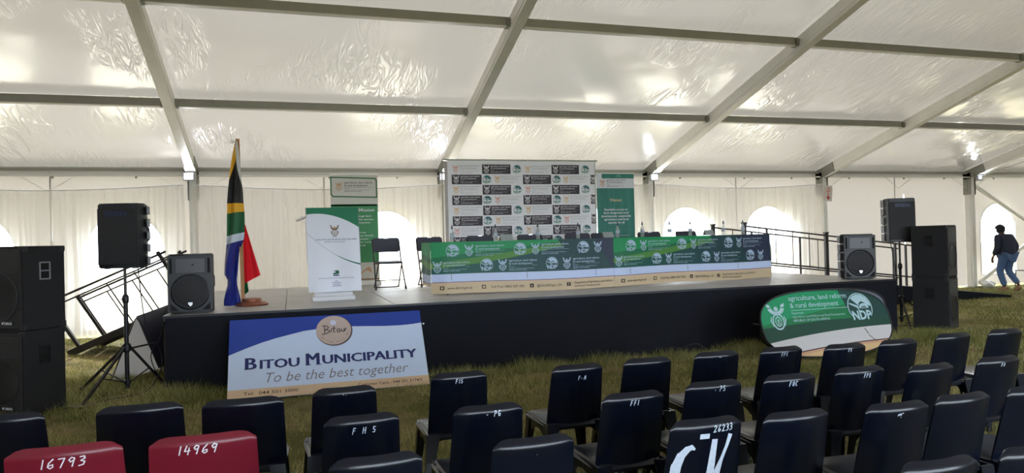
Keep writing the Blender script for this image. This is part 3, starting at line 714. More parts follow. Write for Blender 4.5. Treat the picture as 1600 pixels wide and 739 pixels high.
k.text('agriculture,', .02, .855, .02, 2, align='c', width=.07, bold=.01); k.text('AGRICULTURE, LAND REFORM AND RURAL DEVELOPMENT', .04, .815, .026, 2, align='c', width=.54, bold=.01); k.text('REPUBLIC OF SOUTH AFRICA', .02, .785, .022, 2, align='c', width=.27)
k.poly([(-.02, .405), (.045, .41), (.06, .385), (.05, .36), (-.015, .355), (-.03, .37), (.02, .385)], 3); k.rect(-.02, .335, .055, .35, 4)
k.text('NATIONAL DEPARTMENT OF RURAL DEVELOPMENT SOUTH AFRICA', .02, .300, .020, 2, align='c', width=.46)
for q, ww in enumerate((.04, .12, .09, .12)): k.rect(.02 - ww / 2, .262 - q * .022, .02 + ww / 2, .268 - q * .022, 2, 2)
k.build(cs, [mat('crest_brown', s2l(110, 84, 58), .6), mat('crest_gold', s2l(200, 140, 60), .6), mat('slate_print', s2l(96, 104, 138), .6), mat('green_print', s2l(10, 100, 80), .6), mat('navy_print', s2l(24, 40, 88), .6)], cv)

# ------------------------------------------------------------------ pull-up banners
GOLD = mat('gold_print', s2l(212, 168, 128), .6); DKT = mat('dark_text', s2l(70, 60, 60), .6); GRN = mat('green_ink', s2l(40, 120, 66), .6); TEALT = mat('teal_ink', s2l(22, 120, 104), .6)
pb = thing('pull_up_banner', 'tall white pull-up banner with green frame and green field behind the lectern', 'banner', (.71, 13.38, SH))
def fs_(u, v): return Vector((u, 0, v))
obj('panel', grid(fs_, 0, .85, 12, .08, 2.04, 2), mat('banner_white', s2l(216, 214, 204), .55, var=.03), pb, True)
k = Ink()
k.rect(0, .42, .84, 1.49, 0); k.poly([(0, 1.46), (.84, 1.46), (.84, 1.47), (.82, 1.495), (0, 1.495)], 0)
for a_, b_ in (((.01, 1.99), (.80, 1.97)), ((.80, 1.97), (.83, 1.94)), ((.83, 1.94), (.83, 1.62)), ((.83, 1.62), (.04, 1.64)), ((.04, 1.64), (.01, 1.68)), ((.01, 1.68), (.01, 1.99))): k.stroke([a_, b_], .024, 1)
crest(k, .15, 1.82, .16, 2, inner=3); dept(k, .25, 1.83, .50, 4, 4)
k.text('Mission', .50, 1.36, .085, 5, width=.28, bold=.01)
for q, (a_, b_) in enumerate(((.12, .72), (.10, .76), (.12, .70), (.14, .62), (.1, .74), (.1, .66), (.12, .72), (.1, .6))):
    zz = 1.26 - q * .06 - (.12 if q > 2 else 0); k.text(['To provide, through land', 'reform, equitable access', 'sustainable development', 'of natural resources', 'agriculture and food', 'security and economic', 'development for rural', 'communities of all'][q], a_, zz, .045, 5, width=b_ - a_, bold=.01)
k.poly([(.5, .2), (.62, .28), (.72, .22), (.70, .30), (.66, .34), (.60, .31), (.52, .24)], 2); k.rect(.0, .115, .85, .13, 2); k.rect(0, .10, .85, .115, 4)
k.build(fs_, [mat('leaf_green_field', s2l(66, 146, 92), .55), mat('frame_green', s2l(62, 116, 70), .6), GOLD, mat('orange_print', s2l(210, 110, 60), .6), DKT, INKW], pb, off=.0016)
bm = BM(); box(bm, (.425, .02, .04), (.90, .16, .08), bev=.01); obj('base', bm, ALU, pb)
bm = BM(); tube(bm, [(.425, .05, .06), (.425, .04, 2.04)], .01, 6); box(bm, (.425, .01, 2.045), (.87, .03, .02)); obj('support_pole', bm, ALU, pb)

pr = thing('pull_up_banner', 'tall teal pull-up banner headed Vision right of the logo backdrop', 'banner', (5.95, 13.32, SH))
def teal(nt, u, v):
    c = mixc(nt, noise(nt, 3.0, 2, .5, (4, 1, .3)), s2l(20, 108, 92), s2l(66, 142, 130)); return c
def fr_(u, v): return Vector((u, 0, v))
obj('panel', grid(fr_, 0, .84, 12, .08, 2.07, 2), printed('teal_banner_print', teal, .5), pr, True)
k = Ink(); k.rect(0, 1.77, .84, 1.97, 0); k.rect(0, 1.97, .12, 2.07, 0); crest(k, .13, 1.87, .15, 1, inner=2, dep=2); dept(k, .23, 1.885, .42, 3, 3, dep=3)
k.poly([(.44, 2.03), (.50, 2.07), (.58, 2.0), (.42, 2.0)], 5)
k.text('Vision', .28, 1.50, .085, 4, width=.27, bold=.015)
for q, s_ in enumerate(('Equitable access to', 'land, integrated rural', 'development, sustainable', 'agriculture and food', 'security for all')):
    ww = (.52, .55, .66, .54, .36)[q]; k.text(s_, .42, 1.315 - q * .067, .06, 0, width=ww, align='c', bold=.02)
k.rect(.18, .98, .70, .985, 3); k.rect(.1, .8, .72, .806, 0)
k.build(fr_, [INKW, GOLD, mat('orange_print_b', s2l(210, 110, 60), .6), DKT, mat('pale_gold', s2l(214, 200, 150), .6), mat('light_teal', s2l(80, 160, 130), .6)], pr, off=.0016)
bm = BM(); box(bm, (.42, .02, .04), (.88, .16, .08), bev=.01); obj('base', bm, ALU, pr)
bm = BM(); tube(bm, [(.42, .05, .06), (.42, .04, 2.07)], .01, 6); box(bm, (.42, .01, 2.075), (.86, .03, .02)); obj('support_pole', bm, ALU, pr)

# ------------------------------------------------------------------ logo backdrop wall
bd = thing('backdrop', 'wide white pop-up backdrop covered with repeated crests and emblem tiles', 'backdrop', (2.84, 13.25, SH))
def bs_(u, v): return Vector((u, 0, v))
obj('print_panel', grid(bs_, .02, 3.04, 12, .03, 2.30, 2), mat('backdrop_white', s2l(246, 246, 250), .5, var=.02), bd)
for q, (xa, xb) in enumerate(((-.02, .03), (3.04, 3.11))):
    def sd2(u, v): return Vector((xa + (xb - xa) * u, .10 * math.sin(u * PI / 2) if q else .10 * math.cos(u * PI / 2), v))
    obj('end_wrap', grid(sd2, 0, 1, 4, .03, 2.29, 2), mat('end_wrap_grey', s2l(190, 188, 190), .55), bd, True)
bm = BM(); box(bm, (1.53, .03, 2.315), (3.08, .05, .03))
for q in (-.03, .75, 1.53, 2.3, 3.09): box(bm, (q, .05, 2.32), (.05, .06, .03))
obj('top_frame', bm, STEEL, bd)
bm = BM()
for q in (-.06, 1.53, 3.1):
    tube(bm, [(q, .12, 0), (q, .12, 2.3)], .014, 6)
    for z in (.4, .9, 1.4, 1.9): tube(bm, [(q, .12, z), (q, .30, z + .02)], .008, 5)
for a_ in range(4): tube(bm, [(a_ * .78, .3, .1), ((a_ + 1) * .78, .3, 2.2)], .008, 5); tube(bm, [(a_ * .78, .3, 2.2), ((a_ + 1) * .78, .3, .1)], .008, 5)
obj('scissor_frame', bm, STEEL, bd)
k = Ink(); 
for r in range(11):
    z1 = 3.10 - SH - r * .1985; z0 = z1 - .183; zc = (z0 + z1) / 2
    def black(x, w_=.585):
        e = min(x + w_, 3.04); k.rect(x, z0, e, z1, 0)
        if w_ > .3 and e - x > .3: crest(k, x + .085, zc, .155, 1, dep=2); dept(k, x + .17, zc + .012, .375, 1, 1, small=True, dep=3, bold=.014)
        else: crest(k, x + .055, zc, .15, 1, dep=2)
    def white(x, j=0):
        c_ = (3, 4)[(r + j) % 3 == 0]; crest(k, x + .08, zc, .15, c_); dept(k, x + .16, zc + .012, .40, 2, 5, dep=2, bold=0)
    if r % 2 == 0:
        white(.10); black(.70, .57); ndp(k, 1.40, zc, .17, 7, low=6); white(1.54, 1); black(2.12); ndp(k, 2.84, zc, .17, 7, low=6)
    else:
        black(.10); ndp(k, .79, zc, .17, 7, low=6); white(.92); black(1.52); ndp(k, 2.22, zc, .17, 7, low=6); white(2.34, 1); black(2.95, .09)
k.build(bs_, [mat('charcoal_tile', s2l(58, 52, 62), .55), mat('tile_white', s2l(230, 228, 232), .55), mat('pale_grey_text', s2l(176, 172, 172), .6), mat('pale_gold_crest', s2l(232, 196, 150), .6), mat('pale_red_crest', s2l(232, 170, 160), .6), mat('paler_text', s2l(190, 188, 186), .6), mat('emblem_green', s2l(50, 140, 120), .6), mat('emblem_blue_green', s2l(50, 112, 118), .6)], bd, 'tile_print', off=.0012)

# ------------------------------------------------------------------ tables under printed cloths
def cloth_col(nt, u, v):       # v 0 bottom .. .745 top ; u metres from the left edge
    bend = .745 - v
    c = mixc(nt, (u / 3.0).clamp(), s2l(14, 92, 76), s2l(34, 50, 76))                               # dark lower field
    dark_top = (u - 1.95 - bend * .6)
    c1 = mixc(nt, ((u - .9 + bend * .0) * 1.2).clamp(), s2l(22, 150, 92), s2l(84, 140, 70))
    e1 = .36 + (u * u) * .036 + u * .075          # border between lower dark and mid green
    c = mixc(nt, (v - e1).gt(0), c, s2l(80, 138, 62))
    e2 = .44 + u * .10 + u * u * .02
    c = mixc(nt, (v - e2).gt(0), c, s2l(20, 112, 74))
    e3 = .52 + u * .10
    c = mixc(nt, (v - e3).gt(0), c, s2l(20, 146, 88))
    c = mixc(nt, (u + v * .8 - 2.50).gt(0), c, s2l(24, 66, 70)); c = mixc(nt, (u + v * .6 - 2.95).gt(0), c, s2l(38, 50, 74))
    c = mixc(nt, v.lt(.283), c, s2l(196, 212, 244)); c = mixc(nt, v.lt(.168), c, s2l(60, 50, 70)); c = mixc(nt, v.lt(.160), c, s2l(214, 180, 160)); c = mixc(nt, v.lt(.142), c, s2l(206, 184, 150))
    return c
CLOTHM = printed('table_cloth_print', cloth_col, .55, fabric=True)
CW = mat('cloth_white_ink', s2l(176, 200, 222), .6)
def table_set(loc, rz, Lt, label_t, label_c, seed):
    tb = thing('folding_table', label_t, 'table', loc, rz)
    bm = BM(); box(bm, (Lt / 2, .38, .722), (Lt - .08, .70, .03), bev=.006); obj('tabletop', bm, BLK, tb)
    for x in (.25, Lt - .25):
        for y in (.1, .66): bm = BM(); tube(bm, [(x, y, .0), (x, y, .71)], .014, 8); obj('leg', bm, GREYM, tb)
        bm = BM(); tube(bm, [(x, .1, .12), (x, .66, .12)], .01, 6); obj('stretcher', bm, GREYM, tb)
    cl = thing('tablecloth', label_c, 'tablecloth', loc, rz)
    p = [random.Random(seed).uniform(0, 6) for _ in range(4)]
    def cs_(u, v):
        f = (.010 * math.sin(u * 3.1 + p[0]) + .006 * math.sin(u * 7 + p[1] + v * 2) + .004 * math.sin(u * 13 + p[2])) * (1.15 - v)
        k_ = max(0, .20 - u) * .55 * (1 - v * .9)                                   # corner falls away
        return Vector((u + k_ * .12, -.012 - .03 * (.745 - v) + f + k_ * .8, v * 1.0 + .004 + (.012 * math.sin(u * 2 + p[3]) + .008) * (1 - v / .745)))
    bm = grid(cs_, 0, Lt, int(Lt * 24), 0, .745, 16); obj('front_drop', bm, CLOTHM, cl, True)
    bm = grid(lambda u, v: Vector((u, -.012 + v, .749 + .002 * math.sin(u * 5))), 0, Lt, 20, 0, .76, 6)
    obj('top_cover', bm, mat('cloth_top_green', s2l(30, 120, 84), .55), cl)
    for q, ue in ((0, 0), (1, Lt)):
        def ss(u, v): b_ = cs_(ue, v); return Vector((b_.x + (1 if q else -1) * (.004 + .03 * math.sin(u * 9) * (.8 - v)), b_.y + u, max(v, .0) + .004 + u * .0))
        obj('end_drop', grid(ss, 0, .66, 12, 0 if q else .12, .745, 12), CLOTHM, cl, True)
    k = Ink(); n_ = 0; x = .31
    while x < Lt - .08:
        ndp(k, x, .615, .19, 0)
        if x + .24 < Lt: crest(k, x + .24, .615, .17, 0, dep=1)
        if x + .75 < Lt: dept(k, x + .335, .625, .43, 0, 0, bold=.01, dep=2)
        x += 1.0
    x = .80
    crest(k, .09, .385, .17, 0)
    dept(k, .17, .40, .38, 0, 0, bold=.01, dep=2)
    while x < Lt - .06:
        ndp(k, x, .395, .19, 0)
        if x + .24 < Lt: crest(k, x + .24, .39, .17, 0)
        if x + .75 < Lt: dept(k, x + .335, .40, .43, 0, 0, bold=.01, dep=2)
        x += 1.0
    for x in (.28, 1.4, 2.5): k.stroke([(x, .275), (x + .008, .25), (x - .004, .225), (x + .01, .19)], .006, 1)
    z = .055
    k.rect(.12, z, .18, z + .055, 1); k.rect(.135, z + .012, .165, z + .043, 2, 2); k.text('www.dalrrd.gov.za', .22, z + .006, .05, 1, width=.36, bold=.005)
    k.rect(.72, z, .78, z + .055, 1); k.rect(.732, z + .01, .768, z + .045, 2, 2); k.text('Toll Free 0800 007 095', .85, z + .006, .05, 1, width=.50, bold=.005)
    k.rect(1.44, z, 1.50, z + .055, 1); k.text('e', 1.455, z + .012, .05, 2, bold=.02, dep=3); k.text('@DALRRDgov_ZA', 1.55, z + .006, .05, 1, width=.40, bold=.005)
    k.rect(2.03, z, 2.09, z + .055, 1); k.text('f', 2.05, z + .01, .06, 2, bold=.02, dep=3); k.text('Department of Agriculture, Land Reform', 2.15, z + .03, .045, 1, width=min(.75, Lt - 2.18), bold=.005); k.text('and Rural Development', 2.15, z - .02, .045, 1, width=.42, bold=.005)
    k.build(cs_, [CW, mat('brown_black_ink', s2l(48, 34, 30), .6), mat('tan_ink', s2l(206, 184, 150), .6)], cl, off=.0022)
table_set((1.86, 9.86, SH), math.radians(.8), 2.80, 'long folding table under the left printed cloth', 'green printed tablecloth on the left table, nearer the lectern', 1)
table_set((4.68, 9.90, SH), math.radians(10.2), 3.26, 'long folding table under the right printed cloth', 'green printed tablecloth on the right table, its hem lifted at one corner', 2)

# bottles and name cards on the tables
PET = sheet_mat('clear_bottle_plastic', (.8, .83, .86), .5, (.85, .88, .9), 2.5, .06, clear=.62)
LABEL = mat('pale_bottle_label', s2l(168, 176, 196), .5); CAP = mat('dark_bottle_cap', s2l(40, 48, 72), .4)
def bottle():
    t = thing('water_bottle', 'clear plastic water bottle with dark cap', 'bottle', (0, 0, 0), group='water bottles in a row on the tables')
    bm = BM(); lathe(bm, [(.001, 0), (.030, 0), (.032, .01), (.030, .05), (.032, .06), (.032, .12), (.028, .14), (.016, .175), (.012, .18), (.012, .195), (.001, .195)], 14); obj('body', bm, PET, t, True)
    bm = BM(); lathe(bm, [(.0335, .065), (.0335, .115)], 14); obj('wrap', bm, LABEL, t, True)
    bm = BM(); lathe(bm, [(.015, .19), (.015, .215), (.010, .220), (.010, .24), (.001, .243)], 12); obj('cap', bm, CAP, t, True)
    return t
TZ = SH + .755
def ony(px, q): pass
bspots = [(2.28, 10.35, 'first water bottle from the left, in front of the backdrop edge'), (2.95, 10.36, 'second water bottle from the left, against the white tiles'), (3.63, 10.37, 'third water bottle from the left, standing against a folding chair back'),
          (4.30, 10.38, 'fourth water bottle from the left, last one in front of the backdrop'), (5.00, 10.42, 'water bottle standing in front of the teal banner'), (5.44, 10.42, 'water bottle just right of the teal banner'),
          (5.98, 10.50, 'water bottle right of the chair that stands right of the teal banner'), (6.40, 10.55, 'water bottle just left of the last folding chair at the tables'), (7.10, 10.64, 'water bottle second from the right end of the tables'), (7.53, 10.70, 'rightmost water bottle beside the thick railing post')]
b0 = bottle()
for i, (x, y, lb) in enumerate(bspots):
    b_ = b0 if i == 0 else copy_tree(b0); b_.location = (x, y, TZ); b_['label'] = lb; b_.rotation_euler = (0, 0, i * 1.3)
CARD = mat('grey_card', s2l(150, 156, 156), .6)
for x, y, rz, lb in ((3.13, 10.40, 0, 'grey tent-folded name card on the left table'), (4.86, 10.50, .1, 'grey tent-folded name card in front of the teal banner'), (6.83, 10.68, .18, 'grey tent-folded name card near the right end of the tables')):
    t = thing('name_card', lb, 'card', (x, y, TZ), rz)
    for q in (-1, 1): bm = BM(); bar(bm, (0, q * .045, 0), (0, 0, .09), .19, .002, up=(0, 1, 0)); obj('card_face', bm, CARD, t)

# ------------------------------------------------------------------ folding chairs on the stage
PAD = mat('navy_vinyl_pad', (.022, .024, .045), .45, var=.15, bump=.05)
def folding_chair():
    t = thing('folding_chair', 'x', 'chair')
    def pad(w, h, d, r=.04):
        bm = BM(); pts = []
        for cx, cz, a0 in ((w / 2 - r, h / 2 - r, 0), (-w / 2 + r, h / 2 - r, 90), (-w / 2 + r, -h / 2 + r, 180), (w / 2 - r, -h / 2 + r, 270)):
            for q in range(5): a_ = math.radians(a0 + q * 22.5); pts.append((cx + r * math.cos(a_), cz + r * math.sin(a_)))
        prism(bm, pts, -d / 2, d / 2, 'Y'); bmesh.ops.bevel(bm, geom=[e for e in bm.edges if abs(e.verts[0].co.y - e.verts[1].co.y) < 1e-5], offset=.008, segments=2, affect='EDGES'); return bm
    obj('backrest', pad(.46, .24, .035), PAD, t, True, (0, .20, .73), (math.radians(-8), 0, 0))
    obj('seat', pad(.40, .40, .035), PAD, t, True, (0, -.02, .445), (math.radians(92), 0, 0))
    for q in (-1, 1):
        bm = BM(); tube(bm, [(q * .225, .215, .82), (q * .225, .06, .47), (q * .245, -.20, .01)], .012, 8); lg = obj('leg', bm, BLKM, t, True)
        bm = BM(); tube(bm, [(q * .245, -.195, .0), (q * .243, -.18, .06)], .017, 8); obj('rubber_foot', bm, BLK, lg)
        bm = BM(); tube(bm, [(q * .19, -.17, .43), (q * .205, .22, .02)], .011, 8); obj('rear_leg', bm, BLKM, t, True)
    bm = BM(); tube(bm, round_path([(-.2, .1, .145), (-.205, .22, .02), (.205, .22, .02), (.2, .1, .145)], .05), .011, 8); obj('floor_bar', bm, BLKM, t, True)
    bm = BM(); tube(bm, [(-.235, -.13, .15), (.235, -.13, .15)], .008, 6); obj('cross_bar', bm, BLKM, t)
    bm = BM(); tube(bm, [(-.205, -.18, .43), (.205, -.18, .43)], .011, 6); tube(bm, [(-.21, .16, .42), (.21, .16, .42)], .009, 6); obj('seat_rail', bm, BLKM, t)
    bm = BM(); box(bm, (0, .175, .845), (.07, .02, .012)); obj('backrest_clip', bm, CHROME, t)
    return t
fc = folding_chair()
spots = [(1.54, 11.95, 3, 'black folding chair standing alone between the lectern and tables'), (2.32, 12.15, 4, 'black folding chair at the left end of the tables'), (3.07, 11.6, -3, 'black folding chair behind the left table, next to the left end chair'),
         (3.99, 11.6, 2, 'black folding chair behind the left table, centred on the backdrop'), (4.82, 11.5, -4, 'black folding chair behind the left table near the backdrop right edge'), (5.55, 12.0, 3, 'black folding chair in front of the teal banner'), (6.50, 12.0, -2, 'black folding chair right of the teal banner'), (7.32, 12.0, 5, 'rightmost black folding chair behind the right table')]
for i, (x, y, a_, lb) in enumerate(spots):
    c = fc if i == 0 else copy_tree(fc); c.location = (x, y, SH); c.rotation_euler = (0, 0, math.radians(a_)); c['label'] = lb; c['group'] = 'folding chairs on the stage'

# ------------------------------------------------------------------ Bitou Municipality board leaning on the stage front
BW, BH = 2.16, .99; lean = math.asin(.66 / BH)
br = thing('sign_board', 'white and blue municipality board leaning against the stage front', 'sign', (-.68, 8.10, .0), rot=(-math.radians(38), 0, 0))
br.rotation_euler = (-math.atan2(.56, .78), 0, 0)
BHH = .975
bm = BM(); box(bm, (BW / 2, .01, BHH / 2), (BW, .02, BHH)); obj('board', bm, mat('board_white', s2l(196, 212, 240), .45, var=.03), br)
k = Ink()
wave = [(0, .53), (.08, .565), (.2, .615), (.35, .67), (.5, .715), (.65, .75), (.8, .785), (.95, .80), (1.1, .812), (1.3, .812), (1.5, .80), (1.7, .788), (1.9, .785), (2.05, .792), (BW, .805)]
wave = [(a_, b_ + .0) for a_, b_ in wave]
k.poly([(0, BHH), (0, .53)] + wave[1:] + [(BW, BHH)], 0)
k.rect(0, 0, BW, .115, 2)
k.disc(1.14, .765, .205, 4, 36, sy=.96, dep=1.6); k.disc(1.133, .773, .198, 3, 36, sy=.96, dep=2.2)
k.disc(1.13, .87, .036, 5, 12, dep=3)
# hand-drawn word on the pebble
hw = lambda P, w_=.010: k.stroke(P, w_, 6, 4)
hw([(1.03, .83), (1.03, .73)]); hw([(1.005, .835), (1.06, .83), (1.075, .81), (1.06, .79), (1.035, .78), (1.08, .77), (1.085, .75), (1.05, .73), (1.0, .722)]); hw([(1.105, .785), (1.10, .745)]); hw([(1.135, .825), (1.13, .75), (1.145, .742)]); hw([(1.115, .79), (1.16, .795)])
hw([(1.19, .785), (1.17, .77), (1.172, .75), (1.19, .742), (1.205, .755), (1.20, .775), (1.19, .785)]); hw([(1.22, .782), (1.22, .755), (1.235, .745), (1.25, .76), (1.252, .785), (1.252, .75), (1.275, .79)])
for q in range(15):
    a_ = math.radians(205 + q * 9.6); ch = 'TO BE THE BEST TOGETHER'[q + 2]
    if ch != ' ': k.text(ch, 1.133 + .165 * math.cos(a_), .765 + .16 * math.sin(a_), .028, 7, align='c', bold=.01, dep=3)
x = .17
def serif_word(first, rest, x, y, h1, h2, w_first, w_rest, slope=0):
    for q in (0, .008, .016): k.text(first, x + q, y, h1, 1, width=w_first - .016, bold=0, dep=2 + q * 10)
    for q in (0, .006, .011): k.text(rest, x + w_first + .028 + q, y, h2, 1, width=w_rest - .01, bold=.006, dep=2 + q * 10)
serif_word('B', 'ITOU', .17, .345, .205, .155, .125, .42); serif_word('M', 'UNICIPALITY', .81, .352, .205, .155, .15, 1.07)
# small serifs that widen the stroke ends
for sx_, top, hh in ((.17, 0, .345), (.35, 0, .345)): pass
for x_, w_ in ((.163, .05), (.803, .06), (.92, .06)): k.rect(x_, .345, x_ + w_, .353, 1, 2)
k.text('To be the best together', .36, .175, .17, 8, width=1.56, shear=.28, bold=-.004, dep=2)
k.text('Tel:  044 501 3000', .16, .045, .052, 9, width=.56, bold=.006, dep=2); k.text('Customer Care - 044 501 3174/5', 1.36, .045, .052, 9, width=.72, bold=.006, dep=2)
k.build(lambda u, v: Vector((u, -.001, v)), [mat('deep_blue_print', s2l(22, 58, 150), .45), mat('navy_lettering', s2l(20, 36, 100), .5), mat('sand_strip', s2l(206, 176, 146), .5), mat('pebble_tan', s2l(188, 168, 160), .5), mat('pebble_edge', s2l(74, 62, 62), .5), mat('pebble_highlight', s2l(200, 204, 226), .5), INKB, mat('faint_brown', s2l(120, 92, 84), .6), mat('grey_brown_lettering', s2l(128, 124, 136), .5), mat('dark_brown_text', s2l(60, 40, 34), .6)], br)
bm = BM()
for q in (.5, 1.6): bar(bm, (q, .025, .05), (q, .025, .93), .04, .02)
obj('back_batten', bm, TAN, br)

# ------------------------------------------------------------------ oval pop-up banner at the right of the stage front
ov = thing('popup_banner', 'oval green pop-up banner on the grass before the stage right end', 'banner', (6.78, 7.98, .0))
OA, OB = 1.03, .445
def superel(a_, e=.72): c, s = math.cos(a_), math.sin(a_); return (math.copysign(abs(c) ** e, c) * OA, math.copysign(abs(s) ** e, s) * OB + OB)
for side in (-1, 1):
    tl = math.radians(20) * side
    pnl = bpy.data.objects.new('panel', None)
    bm = BM(); uvl = bm.loops.layers.uv.new('UVMap'); ptsO = [superel(2 * PI * q / 56) for q in range(56)]
    f = bm.faces.new([bm.verts.new((p[0], 0, p[1])) for p in ptsO])
    for l in f.loops: l[uvl].uv = (l.vert.co.x, l.vert.co.z)
    def oval_col(nt, u, v):
        c = mixc(nt, (v - .44 - u * .06).gt(0), s2l(16, 74, 60), s2l(20, 118, 70))
        c = mixc(nt, (v - .62 - u * .16).gt(0), c, s2l(20, 146, 96)); c = mixc(nt, (u + v * .3 - .55).gt(0), c, s2l(14, 62, 58)); c = mixc(nt, (v - .42 - (u + 1).clamp() * .06).lt(0) * (u + v).lt(5), c, s2l(16, 66, 50))
        lo = .36 - (u - 1.0) * (u - 1.0) * .035
        c = mixc(nt, (v - lo).lt(0), c, s2l(200, 196, 196)); c = mixc(nt, (v - lo + .185).lt(0), c, s2l(70, 44, 40)); c = mixc(nt, (v - lo + .20).lt(0), c, s2l(196, 150, 120)); c = mixc(nt, (v - lo + .23).lt(0), c, s2l(206, 170, 122))
        return c
    if side == -1:
        m_ = obj('panel', bm, printed('oval_print', oval_col, .6), ov, loc=(0, -.30, 0), rot=(-math.radians(19), 0, 0))
    else:
        m_ = obj('panel', bm, mat('oval_back_cloth', s2l(120, 124, 138), .6), ov, loc=(.20, .30, 0), rot=(math.radians(19), 0, 0))
    bm = BM(); tube(bm, [(p[0], 0, p[1]) for p in ptsO] + [(ptsO[0][0], 0, ptsO[0][1])], .011, 6, False); obj('rim', bm, BLK, m_)
    if side == -1:
        k = Ink(); crest(k, -.76, .56, .36, 0); dept(k, -.53, .68, .93, 0, 0, bold=.006)
        ndp(k, .58, .62, .40, 0); k.text('2030', .66, .60, .06, 0, width=.11, align='c')
        k.stroke([(.56, .33), (.60, .26)], .012, 1); k.stroke([(.60, .24), (.70, .15)], .010, 1)
        k.poly([(-.1, .115), (-.06, .14), (-.03, .13), (-.05, .09)], 1); k.text('www.dalrrd.gov.za', .0, .105, .045, 2, width=.3); k.text('0800 007 095 Toll Free', -.08, .055, .04, 1, width=.42); k.text('Land Reform', .22, .12, .04, 2, width=.22)
        k.build(lambda u, v: Vector((u, -.001, v)), [mat('oval_white_ink', s2l(176, 206, 214), .6), mat('oval_dark_ink', s2l(70, 44, 36), .6), mat('oval_brown_ink', s2l(150, 90, 50), .6)], m_)
bm = BM(); 
for q in (-.9, .9): tube(bm, [(q - .02, -.12, .43), (q - .06, .12, .43)], .008, 5)
obj('spreader_strap', bm, BLK, ov)

# folded A-frame banner behind the left tripod
af = thing('folded_banner', 'navy and grey-white A-shaped fabric banner on the grass left of the stage', 'banner', (-1.78, 10.1, 0))
bm = grid(lambda u, v: Vector((-.07 + .28 * u - (.30 - .14 * u) * v, -.25 + .9 * u - .03 * v, .80 - .80 * v + .08 * u * (1 - v))), 0, 1, 10, 0, 1, 10); obj('pale_panel', bm, sheet_mat('grey_white_cloth', (.7, .7, .72), .5, (.7, .7, .74)), af, True)
bm = grid(lambda u, v: Vector((-.07 + .28 * u + (.24) * v, -.25 + .9 * u - .03 * v, .80 - .66 * v + .08 * u * (1 - v))), 0, 1, 10, 0, 1, 10); obj('navy_panel', bm, mat('navy_cloth', s2l(28, 30, 52), .6), af, True)
bm = BM(); tube(bm, round_path([(-.37, -.27, .0), (-.07, -.25, .81), (.21, -.28, .12)], .08), .008, 6); tube(bm, [(-.2, -.26, .4), (.15, -.27, .46)], .012, 6); obj('rim', bm, BLK, af)

